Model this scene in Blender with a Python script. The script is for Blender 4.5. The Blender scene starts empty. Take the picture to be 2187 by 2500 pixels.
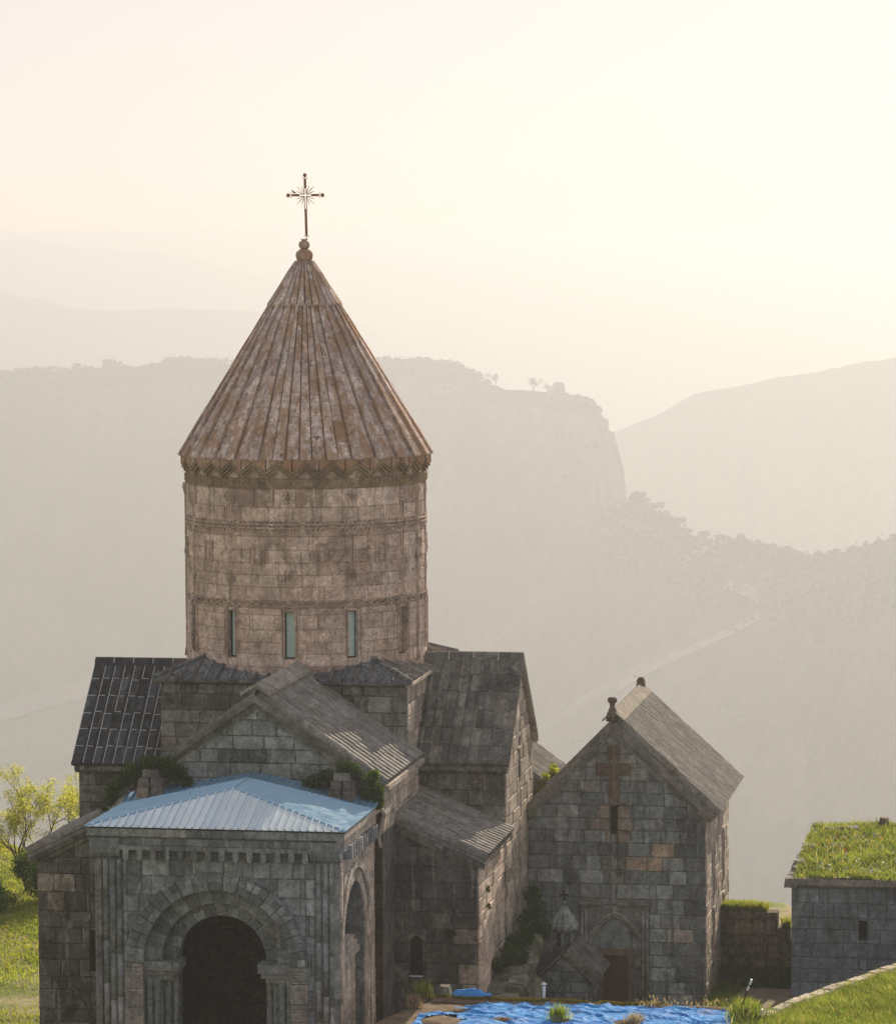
import bpy, math, random
import numpy as np
from mathutils import Vector, Matrix, noise
from mathutils.bvhtree import BVHTree

S = bpy.context.scene
COL = S.collection
R = math.radians

# ------------------------------------------------------------------ camera
FPX, CXP, CYP = 9000.0, 1093.5, 1250.0          # focal length and centre in photograph pixels
PITCH, ROLL, ZCAM = math.atan(680 / FPX), R(0.3), 31.75
fw = Vector((0, math.cos(PITCH), -math.sin(PITCH)))
_up = Vector((0, math.sin(PITCH), math.cos(PITCH)))
_rt = Vector((1, 0, 0))
rt = _rt * math.cos(ROLL) - _up * math.sin(ROLL)
up = _up * math.cos(ROLL) + _rt * math.sin(ROLL)
CAM = Vector((0, 0, ZCAM))
cd = bpy.data.cameras.new("camera")
cam = bpy.data.objects.new("camera", cd)
COL.objects.link(cam)
m = Matrix((rt, up, -fw)).transposed().to_4x4()
m.translation = CAM
cam.matrix_world = m
cd.sensor_fit = 'HORIZONTAL'
cd.sensor_width = 36
cd.lens = 36 * FPX / 2187
cd.clip_start = 1
cd.clip_end = 90000
S.camera = cam

# ------------------------------------------------------------------ sky, sun, exposure
SUN_AZ, SUN_EL = R(18), R(24)                   # to the right of the view axis, low behind the church
wd = bpy.data.worlds.new("World")
S.world = wd
wd.use_nodes = True
nt = wd.node_tree
nt.nodes.clear()
sky = nt.nodes.new('ShaderNodeTexSky')
sky.sky_type = 'NISHITA'
sky.sun_disc = False
sky.sun_elevation = SUN_EL
sky.sun_rotation = SUN_AZ
sky.altitude = 1500
sky.air_density = 0.9
sky.dust_density = 3.5
sky.ozone_density = 0.5
bg = nt.nodes.new('ShaderNodeBackground')
bg.inputs['Strength'].default_value = 0.138
ow = nt.nodes.new('ShaderNodeOutputWorld')
# the whole sky is a thick, even morning haze: softer contrast and paler than clear air
gm = nt.nodes.new('ShaderNodeGamma')
gm.inputs['Gamma'].default_value = 0.28
hs = nt.nodes.new('ShaderNodeHueSaturation')
hs.inputs['Saturation'].default_value = 0.7
nt.links.new(sky.outputs[0], gm.inputs[0])
nt.links.new(gm.outputs[0], hs.inputs['Color'])
wm_ = nt.nodes.new('ShaderNodeMix')
wm_.data_type, wm_.blend_type = 'RGBA', 'MULTIPLY'
wm_.inputs['Factor'].default_value = 1.0
wm_.inputs['B'].default_value = (1.0, 0.932, 0.90, 1.0)
nt.links.new(hs.outputs[0], wm_.inputs['A'])
nt.links.new(wm_.outputs['Result'], bg.inputs[0])
nt.links.new(bg.outputs[0], ow.inputs[0])
sd = bpy.data.lights.new("sun", 'SUN')
sd.energy = 2.0
sd.angle = R(0.53)
sd.color = (1.0, 0.87, 0.66)
sun = bpy.data.objects.new("sun", sd)
COL.objects.link(sun)
sdir = Vector((math.sin(SUN_AZ) * math.cos(SUN_EL), math.cos(SUN_AZ) * math.cos(SUN_EL), math.sin(SUN_EL)))
sun.rotation_euler = sdir.to_track_quat('Z', 'Y').to_euler()
sun.location = (60, 120, 90)
S.view_settings.view_transform = 'Standard'
S.view_settings.look = 'None'
S.view_settings.gamma = 1.0
S.view_settings.use_curve_mapping = False
S.view_settings.exposure = 1.70
S.render.engine = 'CYCLES'
cy = S.cycles
cy.use_denoising = True
cy.max_bounces = 5
cy.diffuse_bounces = 3
cy.glossy_bounces = 2
cy.transmission_bounces = 3
cy.volume_bounces = 2
cy.transparent_max_bounces = 6
cy.use_adaptive_sampling = True
cy.adaptive_threshold = 0.02
cy.caustics_reflective = False
cy.caustics_refractive = False
HAZE_DENSITY, HAZE_G = 2.65e-4, 0.52
HAZE_COLOR = (0.485, 0.495, 0.54)

# ------------------------------------------------------------------ frames: u = along the nave, away from the camera; v = to the right
TH = R(10.0)
U = Vector((math.sin(TH), math.cos(TH), 0))
V = Vector((math.cos(TH), -math.sin(TH), 0))
Z = Vector((0, 0, 1))
O = Vector((-5.7755, 150.0, 0))


def W(u, v, z):
    return O + U * u + V * v + Z * z


def pray(x, y):
    return (fw + rt * ((x - CXP) / FPX) - up * ((y - CYP) / FPX)).normalized()


def proj(p):
    d = p - CAM
    zz = d.dot(fw)
    return CXP + FPX * d.dot(rt) / zz, CYP - FPX * d.dot(up) / zz


# ------------------------------------------------------------------ materials
def clr(c):
    return (c[0], c[1], c[2], 1.0)


class NT:
    def __init__(self, name):
        self.m = bpy.data.materials.new(name)
        self.m.use_nodes = True
        self.t = self.m.node_tree
        self.t.nodes.clear()
        self.out = self.n('ShaderNodeOutputMaterial')

    def n(self, kind, **kw):
        nd = self.t.nodes.new(kind)
        for k, v in kw.items():
            setattr(nd, k, v)
        return nd

    def l(self, a, b):
        self.t.links.new(a, b)

    def val(self, sock, v):
        if hasattr(v, 'is_linked') or isinstance(v, bpy.types.NodeSocket):
            self.l(v, sock)
        else:
            sock.default_value = v

    def pos(self, scale=(1, 1, 1)):
        g = self.n('ShaderNodeNewGeometry')
        mp = self.n('ShaderNodeMapping')
        mp.inputs['Scale'].default_value = scale
        self.l(g.outputs['Position'], mp.inputs['Vector'])
        return mp.outputs[0]

    def noise(self, vec, scale, detail=4, rough=0.55, dist=0.0):
        nd = self.n('ShaderNodeTexNoise')
        self.l(vec, nd.inputs['Vector'])
        nd.inputs['Scale'].default_value = scale
        nd.inputs['Detail'].default_value = detail
        nd.inputs['Roughness'].default_value = rough
        nd.inputs['Distortion'].default_value = dist
        return nd.outputs['Fac']

    def step(self, fac, a, b, lo=0.0, hi=1.0):
        nd = self.n('ShaderNodeMapRange', interpolation_type='SMOOTHSTEP')
        self.l(fac, nd.inputs['Value'])
        nd.inputs['From Min'].default_value = a
        nd.inputs['From Max'].default_value = b
        nd.inputs['To Min'].default_value = lo
        nd.inputs['To Max'].default_value = hi
        return nd.outputs[0]

    def math(self, op, a, b=None):
        nd = self.n('ShaderNodeMath', operation=op)
        self.val(nd.inputs[0], a)
        if b is not None:
            self.val(nd.inputs[1], b)
        return nd.outputs[0]

    def mix(self, fac, a, b, blend='MIX'):
        nd = self.n('ShaderNodeMix', data_type='RGBA', blend_type=blend)
        nd.clamp_factor = True
        self.val(nd.inputs['Factor'], fac)
        self.val(nd.inputs['A'], clr(a) if isinstance(a, tuple) else a)
        self.val(nd.inputs['B'], clr(b) if isinstance(b, tuple) else b)
        return nd.outputs['Result']

    def grey(self, f):
        nd = self.n('ShaderNodeCombineColor')
        for i in range(3):
            self.l(f, nd.inputs[i])
        return nd.outputs[0]

    def tone(self):
        a = self.n('ShaderNodeAttribute', attribute_name='tone')
        s = self.n('ShaderNodeSeparateColor')
        self.l(a.outputs['Color'], s.inputs[0])
        return s.outputs

    def bump(self, h, strength, dist=0.02):
        b = self.n('ShaderNodeBump')
        b.inputs['Strength'].default_value = strength
        b.inputs['Distance'].default_value = dist
        self.l(h, b.inputs['Height'])
        return b.outputs[0]

    def principled(self, col, rough=0.9, normal=None, spec=0.2, metal=0.0):
        p = self.n('ShaderNodeBsdfPrincipled')
        self.val(p.inputs['Base Color'], clr(col) if isinstance(col, tuple) else col)
        self.val(p.inputs['Roughness'], rough)
        p.inputs['Specular IOR Level'].default_value = spec
        p.inputs['Metallic'].default_value = metal
        if normal is not None:
            self.l(normal, p.inputs['Normal'])
        return p.outputs[0]

    def done(self, sh):
        self.l(sh, self.out.inputs['Surface'])
        return self.m


def stone_mat(name, cA, cB, cP, dark=0.5, streak=0.35, light=(0.3, 0.29, 0.27), lich=None, lich_amt=0.0, lich_lo=0.52, bumpk=0.5, patch=0.9):
    """Cut stone: each block has its own tone; dark weather stains, run-off streaks, lichen, pitted relief."""
    n = NT(name)
    p = n.pos()
    tr, tg, tb = n.tone()[:3]
    col = n.mix(tr, cA, cB)
    col = n.mix(tg, col, cP)
    br = n.math('ADD', n.math('MULTIPLY', tb, 0.6), 0.70)
    col = n.mix(1.0, col, n.grey(br), 'MULTIPLY')
    big = n.noise(p, 0.55, 7, 0.66, 0.7)
    drk = tuple(c * 0.36 for c in cA)
    col = n.mix(n.step(big, 0.47, 0.58, 0, dark), col, drk)
    mid = n.noise(n.pos((1, 1, 0.7)), 1.9, 7, 0.7, 0.8)
    col = n.mix(n.step(mid, 0.53, 0.62, 0, dark * 0.8), col, drk)
    ps = n.pos((3.2, 3.2, 0.32))
    st = n.noise(ps, 1.0, 6, 0.66, 0.4)
    col = n.mix(n.step(st, 0.55, 0.66, 0, min(1.0, streak * 1.5)), col, light)
    st2 = n.noise(n.pos((4.1, 4.1, 0.25)), 1.3, 5, 0.66, 0.3)
    col = n.mix(n.step(st2, 0.56, 0.68, 0, min(1.0, streak * 2.0)), col, drk)
    wash = n.noise(n.pos((0.9, 0.9, 0.6)), 1.1, 6, 0.7, 0.9)
    col = n.mix(n.step(wash, 0.58, 0.68, 0, 0.45), col, light)
    med = n.noise(p, 3.4, 7, 0.74, 0.5)
    fine = n.noise(p, 11.0, 6, 0.8)
    col = n.mix(1.0, col, n.grey(n.step(med, 0.3, 0.7, 0.68, 1.34)), 'MULTIPLY')
    col = n.mix(1.0, col, n.grey(n.step(fine, 0.3, 0.72, 0.70, 1.32)), 'MULTIPLY')
    if lich:
        lm = n.noise(n.pos((1.3, 1.3, 0.38)), 1.35, 7, 0.7, 0.6)
        lf = n.step(lm, lich_lo, lich_lo + 0.11, 0, 1)
        lf = n.math('MULTIPLY', lf, n.step(fine, 0.36, 0.6, lich_amt * 0.35, lich_amt))
        col = n.mix(lf, col, lich)
    pit = n.noise(p, 26.0, 3, 0.7)
    pale = n.step(n.noise(p, 7.3, 5, 0.8), 0.67, 0.74, 0, 0.45)
    col = n.mix(pale, col, light)
    h = n.math('ADD', n.math('MULTIPLY', med, 0.6), n.math('ADD', n.math('MULTIPLY', fine, 0.5), n.math('MULTIPLY', pit, 0.35)))
    return n.done(n.principled(col, 0.92, n.bump(h, bumpk, 0.05), 0.12))


def plain_mat(name, c, rough=0.85, var=0.3, scale=3.0, spec=0.2, metal=0.0, c2=None, bumpk=0.0):
    n = NT(name)
    p = n.pos()
    f = n.noise(p, scale, 5, 0.65, 0.4)
    if c2:
        col = n.mix(n.step(f, 0.38, 0.62), c, c2)
    else:
        col = n.mix(1.0, c, n.grey(n.step(f, 0.25, 0.75, 1 - var, 1 + var)), 'MULTIPLY')
    return n.done(n.principled(col, rough, n.bump(n.noise(p, scale * 6, 4), bumpk, 0.03) if bumpk else None, spec, metal))


def leaf_mat(name, cA, cB, cC=None, trans=0.5):
    """Leaves and blades: tone picks the shade; light passes through."""
    n = NT(name)
    tr, tg, tb = n.tone()[:3]
    col = n.mix(tr, cA, cB)
    if cC:
        col = n.mix(tg, col, cC)
    big = n.noise(n.pos(), 0.35, 4, 0.6)
    col = n.mix(1.0, col, n.grey(n.step(big, 0.3, 0.7, 0.75, 1.25)), 'MULTIPLY')
    d = n.n('ShaderNodeBsdfDiffuse')
    n.l(col, d.inputs[0])
    t = n.n('ShaderNodeBsdfTranslucent')
    n.l(n.mix(1.0, col, (1.5, 1.45, 0.8), 'MULTIPLY'), t.inputs[0])
    mx = n.n('ShaderNodeMixShader')
    mx.inputs[0].default_value = trans
    n.l(d.outputs[0], mx.inputs[1])
    n.l(t.outputs[0], mx.inputs[2])
    return n.done(mx.outputs[0])


M = {}
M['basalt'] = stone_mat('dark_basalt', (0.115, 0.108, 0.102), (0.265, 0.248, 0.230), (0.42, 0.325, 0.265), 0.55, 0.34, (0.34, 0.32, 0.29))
M['porch'] = stone_mat('blue_grey_basalt', (0.145, 0.164, 0.184), (0.32, 0.345, 0.368), (0.34, 0.295, 0.27), 0.40, 0.28, (0.40, 0.41, 0.41))
M['chapel'] = stone_mat('green_grey_basalt', (0.150, 0.166, 0.172), (0.33, 0.352, 0.356), (0.46, 0.345, 0.265), 0.36, 0.34, (0.40, 0.41, 0.40))
M['drum'] = stone_mat('pink_grey_tuff', (0.51, 0.37, 0.32), (0.74, 0.575, 0.51), (0.36, 0.24, 0.19), 0.34, 0.34, (0.76, 0.68, 0.63), (0.20, 0.14, 0.085), 0.35, 0.55)
M['cone'] = stone_mat('lichened_roof_stone', (0.46, 0.345, 0.315), (0.72, 0.575, 0.54), (0.46, 0.29, 0.21), 0.3, 0.5, (0.74, 0.67, 0.66), (0.36, 0.19, 0.085), 0.85, 0.462, 0.7)
M['eave'] = stone_mat('lichened_cornice_stone', (0.27, 0.195, 0.145), (0.42, 0.32, 0.24), (0.30, 0.19, 0.10), 0.35, 0.2, (0.5, 0.42, 0.32), (0.30, 0.17, 0.06), 0.6, 0.5)
M['sidewall'] = stone_mat('warm_grey_tuff', (0.40, 0.33, 0.285), (0.56, 0.475, 0.415), (0.64, 0.495, 0.415), 0.40, 0.4, (0.70, 0.61, 0.54))  # pinkish stone, paled further for the light on right-facing walls
M['rib'] = stone_mat('weathered_ridged_slab', (0.17, 0.157, 0.150), (0.33, 0.305, 0.285), (0.22, 0.17, 0.12), 0.22, 0.10, (0.40, 0.385, 0.36), (0.17, 0.15, 0.085), 0.25, 0.56, 0.3)
M['tile_dark'] = stone_mat('dark_slate_tile', (0.042, 0.045, 0.052), (0.080, 0.084, 0.094), (0.12, 0.10, 0.09), 0.4, 0.15, (0.20, 0.20, 0.21))
M['tile_grey'] = stone_mat('grey_slate_tile', (0.12, 0.113, 0.105), (0.24, 0.224, 0.205), (0.20, 0.17, 0.14), 0.4, 0.25, (0.30, 0.29, 0.27))
M['tile_blue'] = stone_mat('blue_grey_lead_tile', (0.10, 0.105, 0.115), (0.19, 0.195, 0.21), (0.22, 0.19, 0.16), 0.45, 0.3, (0.40, 0.40, 0.41))
M['house'] = stone_mat('blue_basalt', (0.125, 0.152, 0.182), (0.21, 0.245, 0.285), (0.17, 0.155, 0.13), 0.35, 0.25, (0.25, 0.26, 0.27))
M['ruin'] = stone_mat('brown_field_stone', (0.12, 0.09, 0.065), (0.22, 0.165, 0.125), (0.28, 0.2, 0.14), 0.55, 0.25, (0.30, 0.25, 0.2))
M['rubble'] = stone_mat('mossy_rubble', (0.11, 0.105, 0.085), (0.24, 0.23, 0.20), (0.20, 0.22, 0.12), 0.45, 0.35, (0.38, 0.37, 0.33), (0.10, 0.13, 0.04), 0.8, 0.5)
M['red_stone'] = stone_mat('red_brown_stone', (0.17, 0.125, 0.10), (0.25, 0.19, 0.15), (0.28, 0.2, 0.15), 0.4, 0.2, (0.3, 0.22, 0.17))
M['inner_stone'] = stone_mat('shade_darkened_red_stone', (0.05, 0.032, 0.024), (0.085, 0.05, 0.036), (0.10, 0.06, 0.045), 0.5, 0.2, (0.12, 0.09, 0.07))  # red stone darkened: shade inside the porch is put into its colour
M['mortar'] = plain_mat('pale_mortar', (0.55, 0.55, 0.56), 0.9, 0.25)
M['joint'] = plain_mat('dark_joint', (0.055, 0.050, 0.045), 0.95, 0.3)
M['interior'] = plain_mat('dark_interior', (0.022, 0.016, 0.013), 0.95, 0.4)  # near-black: shade inside openings and porch vault painted as colour
M['wood'] = plain_mat('brown_door_wood', (0.085, 0.042, 0.028), 0.7, 0.3, 2.0, 0.3)
M['iron'] = plain_mat('rusty_gilt_iron', (0.24, 0.115, 0.05), 0.6, 0.25, 5.0, 0.4, 0.3)
M['black_iron'] = plain_mat('black_iron', (0.02, 0.02, 0.02), 0.6, 0.2)
M['white_paint'] = plain_mat('white_paint', (0.70, 0.74, 0.78), 0.5, 0.08)
M['lead_pipe'] = plain_mat('weathered_drainpipe', (0.42, 0.36, 0.31), 0.6, 0.25)
M['feather'] = plain_mat('dark_feather', (0.03, 0.025, 0.022), 0.8, 0.3, 20)
M['soil'] = plain_mat('earth', (0.13, 0.085, 0.055), 0.95, 0.3, 2.0, 0.1, 0, (0.20, 0.145, 0.10), 0.5)
M['bark'] = plain_mat('bark', (0.075, 0.055, 0.042), 0.95, 0.35, 12.0, 0.1, 0, None, 0.5)


def pane_material():
    n = NT('sky_reflection_glass')
    f = n.noise(n.pos((1, 1, 0.25)), 2.2, 3)
    return n.done(n.principled(n.mix(n.step(f, 0.3, 0.7), (0.58, 0.80, 0.86), (0.66, 0.86, 0.92)), 0.12, None, 0.6))  # pale blue base carries the sky reflected in the panes


def metal_material():
    n = NT('blue_roof_sheet')
    tr = n.tone()[0]
    f = n.noise(n.pos(), 1.6, 6, 0.65, 0.5)
    g = n.noise(n.pos((1, 1, 1)), 9.0, 4, 0.7)
    col = n.mix(tr, (0.12, 0.36, 0.60), (0.18, 0.44, 0.66))
    col = n.mix(n.step(f, 0.45, 0.75, 0, 0.55), col, (0.26, 0.38, 0.46))
    rs = n.noise(n.pos((2.5, 2.5, 0.6)), 1.0, 6, 0.72, 0.6)
    col = n.mix(n.step(rs, 0.58, 0.7, 0, 0.4), col, (0.30, 0.33, 0.34))
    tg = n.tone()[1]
    col = n.mix(tg, col, (0.74, 0.82, 0.88))  # second tone channel pales the sheet, standing in for sky reflection
    rg = n.step(f, 0.3, 0.7, 0.24, 0.42)
    return n.done(n.principled(col, rg, n.bump(f, 0.05, 0.05), 0.8, 0.5))


def tarp_material():
    n = NT('blue_plastic_sheet')
    f = n.noise(n.pos((0.5, 1, 1)), 2.0, 5, 0.6, 0.8)
    g = n.noise(n.pos((0.7, 2.2, 1)), 3.0, 6, 0.7, 0.6)
    col = n.mix(n.step(f, 0.35, 0.65), (0.02, 0.17, 0.55), (0.06, 0.32, 0.74))
    col = n.mix(n.step(g, 0.55, 0.66, 0, 0.55), col, (0.48, 0.62, 0.78))  # whitish streaks: highlights along the folds painted into the colour
    dust = n.noise(n.pos(), 1.1, 5, 0.7, 0.5)
    col = n.mix(n.step(dust, 0.52, 0.7, 0, 0.4), col, (0.34, 0.33, 0.32))
    return n.done(n.principled(col, 0.7, n.bump(g, 0.3, 0.05), 0.04))


def hill_material(name, forest, grass, rock, s=1.0):
    n = NT(name)
    p = n.pos()
    a = n.noise(p, 0.0045 * s, 7, 0.62, 0.6)
    b = n.noise(p, 0.03 * s, 5, 0.7)
    g = n.n('ShaderNodeNewGeometry')
    sx = n.n('ShaderNodeSeparateXYZ')
    n.l(g.outputs['Normal'], sx.inputs[0])
    sp_ = n.n('ShaderNodeSeparateXYZ')
    n.l(p, sp_.inputs[0])
    lowf = n.step(n.math('ADD', sp_.outputs['Z'], n.math('MULTIPLY', a, 260.0)), -150.0, -330.0)
    col = n.mix(n.step(n.math('ADD', a, n.math('MULTIPLY', lowf, 0.25)), 0.45, 0.66), forest, grass)
    col = n.mix(n.math('MULTIPLY', lowf, 0.7), col, tuple(c * 3.2 for c in grass))  # paler low ground: bright valley mist put into the slope colour
    col = n.mix(n.step(sx.outputs['Z'], 0.62, 0.40), col, rock)
    col = n.mix(1.0, col, n.grey(n.step(b, 0.25, 0.75, 0.6, 1.4)), 'MULTIPLY')
    return n.done(n.principled(col, 1.0, None, 0.0))


def ground_material():
    n = NT('meadow_soil')
    p = n.pos()
    a = n.noise(p, 0.16, 6, 0.6, 0.5)
    b = n.noise(p, 1.7, 6, 0.7)
    col = n.mix(n.step(a, 0.42, 0.58), (0.16, 0.19, 0.05), (0.38, 0.31, 0.19))
    col = n.mix(n.step(b, 0.45, 0.62, 0, 0.6), col, (0.15, 0.19, 0.05))
    return n.done(n.principled(col, 0.95, n.bump(b, 0.5, 0.15), 0.05))


M['glass'] = pane_material()
M['sheet'] = metal_material()
M['tarp'] = tarp_material()
M['ground'] = ground_material()
M['path'] = plain_mat('dusty_path', (0.28, 0.21, 0.165), 0.95, 0.25, 1.5, 0.05, 0, (0.34, 0.27, 0.22), 0.4)
M['hill'] = hill_material('wooded_hillside', (0.025, 0.034, 0.018), (0.10, 0.105, 0.055), (0.16, 0.135, 0.10))
M['farhill'] = hill_material('bare_mountain', (0.10, 0.09, 0.065), (0.15, 0.13, 0.095), (0.17, 0.145, 0.12), 0.4)
M['road'] = plain_mat('pale_gravel_road', (0.45, 0.39, 0.32), 0.95, 0.15, 0.05)
M['grass'] = leaf_mat('meadow_grass', (0.085, 0.15, 0.018), (0.22, 0.27, 0.045), (0.38, 0.34, 0.15), 0.55)
M['lawn'] = leaf_mat('sunny_lawn', (0.14, 0.19, 0.025), (0.27, 0.29, 0.05), (0.36, 0.32, 0.13), 0.55)
M['leaf_dark'] = leaf_mat('shrub_leaf', (0.025, 0.055, 0.012), (0.065, 0.115, 0.022), (0.22, 0.25, 0.15), 0.35)
M['leaf_yellow'] = leaf_mat('acacia_leaf', (0.22, 0.26, 0.04), (0.42, 0.41, 0.08), (0.52, 0.46, 0.16), 0.62)
M['leaf_green'] = leaf_mat('bush_leaf', (0.045, 0.085, 0.02), (0.12, 0.18, 0.04), (0.25, 0.27, 0.1), 0.45)
M['wood_leaf'] = leaf_mat('hill_woodland', (0.025, 0.038, 0.012), (0.07, 0.085, 0.026), None, 0.3)
M['poppy'] = leaf_mat('poppy_petal', (0.55, 0.06, 0.03), (0.62, 0.14, 0.07), None, 0.4)
M['dry'] = leaf_mat('dry_pink_weed', (0.20, 0.13, 0.10), (0.32, 0.23, 0.18), (0.42, 0.35, 0.26), 0.4)
M['moss'] = leaf_mat('yellow_moss', (0.13, 0.11, 0.02), (0.24, 0.2, 0.04), None, 0.2)

# ------------------------------------------------------------------ mesh helpers
WL = {}                                            # world location of every object built here


def link(name, data, parent, loc):
    o = bpy.data.objects.new(name, data)
    COL.objects.link(o)
    if parent is not None:
        o.parent = parent
        o.location = loc - WL[parent]
    else:
        o.location = loc
    WL[o] = Vector(loc)
    return o


def thing(name, label, cat, loc, group=None):
    o = link(name, None, None, Vector(loc))
    o.empty_display_size = 0.5
    o['label'] = label
    o['category'] = cat
    if group:
        o['group'] = group
    return o


def tag(o, label=None, cat=None, group=None, kind=None):
    if label:
        o['label'] = label
    if cat:
        o['category'] = cat
    if group:
        o['group'] = group
    if kind:
        o['kind'] = kind
    return o


def make_mesh(name, verts, faces, mat, tones=None, smooth=False):
    me = bpy.data.meshes.new(name)
    me.from_pydata([tuple(v) for v in verts], [], faces)
    me.materials.append(mat)
    at = me.attributes.new('tone', 'FLOAT_COLOR', 'POINT')
    nv = len(me.vertices)
    if tones is None:
        arr = np.tile(np.array([0.5, 0.0, 0.5, 1.0], dtype=np.float32), (nv, 1))
    elif len(tones) == nv and hasattr(tones[0], '__len__'):
        arr = np.ones((nv, 4), dtype=np.float32)
        arr[:, :3] = np.array(tones, dtype=np.float32)
    else:
        arr = np.tile(np.array([*tones, 1.0], dtype=np.float32), (nv, 1))
    at.data.foreach_set('color', arr.ravel())
    if smooth:
        me.polygons.foreach_set('use_smooth', [True] * len(me.polygons))
    me.update()
    return me


def obj(name, verts, faces, mat, parent=None, tones=None, smooth=False, kind=None, origin=None):
    verts = [Vector(v) for v in verts]
    if origin is None:
        mn = Vector((min(v.x for v in verts), min(v.y for v in verts), min(v.z for v in verts)))
        mx = Vector((max(v.x for v in verts), max(v.y for v in verts), max(v.z for v in verts)))
        origin = Vector(((mn.x + mx.x) / 2, (mn.y + mx.y) / 2, mn.z))
    me = make_mesh(name, [v - origin for v in verts], faces, mat, tones, smooth)
    o = link(name, me, parent, origin)
    if kind:
        o['kind'] = kind
    return o


def big_obj(name, verts, faces, mat, parent=None, tones=None, kind=None, smooth=False, origin=(0, 0, 0)):
    """Large meshes straight from numpy arrays (faces all of one length)."""
    verts = np.asarray(verts, dtype=np.float32) - np.array(origin, dtype=np.float32)
    faces = np.asarray(faces, dtype=np.int32)
    me = bpy.data.meshes.new(name)
    k = faces.shape[1]
    me.vertices.add(len(verts))
    me.vertices.foreach_set('co', verts.ravel())
    me.loops.add(faces.size)
    me.loops.foreach_set('vertex_index', faces.ravel())
    me.polygons.add(len(faces))
    me.polygons.foreach_set('loop_start', np.arange(0, faces.size, k, dtype=np.int32))
    me.polygons.foreach_set('loop_total', np.full(len(faces), k, dtype=np.int32))
    if smooth:
        me.polygons.foreach_set('use_smooth', np.ones(len(faces), dtype=bool))
    me.update(calc_edges=True)
    me.materials.append(mat)
    at = me.attributes.new('tone', 'FLOAT_COLOR', 'POINT')
    arr = np.ones((len(verts), 4), dtype=np.float32)
    arr[:, :3] = 0.5 if tones is None else tones
    at.data.foreach_set('color', arr.ravel())
    o = link(name, me, parent, Vector(origin))
    if kind:
        o['kind'] = kind
    return o


class MB:
    """Collects shapes; build() links them as one mesh object."""
    def __init__(self):
        self.v, self.f, self.t = [], [], []

    def add(self, vs, fs, tone=(0.5, 0, 0.5)):
        b = len(self.v)
        self.v += [Vector(v) for v in vs]
        self.f += [tuple(i + b for i in f) for f in fs]
        self.t += [tone] * len(vs)
        return self

    def box(self, p, ex, ey, ez, tone=(0.5, 0, 0.5)):
        """Corner p and three edge vectors."""
        vs = [p + ex * a + ey * b + ez * c for c in (0, 1) for b in (0, 1) for a in (0, 1)]
        fs = [(0, 2, 3, 1), (4, 5, 7, 6), (0, 1, 5, 4), (2, 6, 7, 3), (0, 4, 6, 2), (1, 3, 7, 5)]
        if ex.cross(ey).dot(ez) < 0:
            fs = [f[::-1] for f in fs]
        return self.add(vs, fs, tone)

    def cbox(self, c, ex, ey, ez, tone=(0.5, 0, 0.5)):
        return self.box(c - ex / 2 - ey / 2 - ez / 2, ex, ey, ez, tone)

    def uvbox(self, u0, u1, v0, v1, z0, z1, tone=(0.5, 0, 0.5)):
        return self.box(W(u0, v0, z0), U * (u1 - u0), V * (v1 - v0), Z * (z1 - z0), tone)

    def extrude(self, pts, vec, tone=(0.5, 0, 0.5)):
        n = len(pts)
        vs = [Vector(p) for p in pts] + [Vector(p) + vec for p in pts]
        nrm = Vector((0, 0, 0))
        for i in range(n):
            nrm += Vector(pts[i]).cross(Vector(pts[(i + 1) % n]))
        fs = [tuple(range(n))[::-1], tuple(range(n, 2 * n))]
        fs += [(i, (i + 1) % n, (i + 1) % n + n, i + n) for i in range(n)]
        if nrm.dot(vec) < 0:
            fs = [f[::-1] for f in fs]
        return self.add(vs, fs, tone)

    def tube(self, p0, p1, r0, r1=None, n=6, tone=(0.5, 0, 0.5), cap=True):
        r1 = r0 if r1 is None else r1
        d = (p1 - p0).normalized()
        a = d.orthogonal().normalized()
        b = d.cross(a)
        vs = []
        for p, r in ((p0, r0), (p1, r1)):
            vs += [p + (a * math.cos(2 * math.pi * i / n) + b * math.sin(2 * math.pi * i / n)) * r for i in range(n)]
        fs = [(i, (i + 1) % n, (i + 1) % n + n, i + n) for i in range(n)]
        if cap:
            fs += [tuple(range(n))[::-1], tuple(range(n, 2 * n))]
        return self.add(vs, fs, tone)

    def path(self, pts, rs, n=6, tone=(0.5, 0, 0.5)):
        vs, fs = [], []
        k = len(pts)
        for i, p in enumerate(pts):
            d = (pts[min(i + 1, k - 1)] - pts[max(i - 1, 0)]).normalized()
            a = d.cross(Vector((0.31, 0.95, 0.11))).normalized()
            b = d.cross(a)
            vs += [p + (a * math.cos(2 * math.pi * j / n) + b * math.sin(2 * math.pi * j / n)) * rs[i] for j in range(n)]
        for i in range(k - 1):
            fs += [(i * n + j, i * n + (j + 1) % n, (i + 1) * n + (j + 1) % n, (i + 1) * n + j) for j in range(n)]
        fs += [tuple(range(n))[::-1], tuple(range((k - 1) * n, k * n))]
        return self.add(vs, fs, tone)

    def lathe(self, c, prof, n=24, tone=(0.5, 0, 0.5), axis=None):
        vs, fs = [], []
        for r, z in prof:
            vs += [c + Vector((math.cos(2 * math.pi * i / n) * r, math.sin(2 * math.pi * i / n) * r, z)) for i in range(n)]
        for k in range(len(prof) - 1):
            fs += [(k * n + i, k * n + (i + 1) % n, (k + 1) * n + (i + 1) % n, (k + 1) * n + i) for i in range(n)]
        fs += [tuple(range(n))[::-1], tuple(range((len(prof) - 1) * n, len(prof) * n))]
        return self.add(vs, fs, tone)

    def build(self, name, mat, parent=None, smooth=False, kind=None, origin=None):
        return obj(name, self.v, self.f, mat, parent, self.t, smooth, kind, origin)


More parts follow.
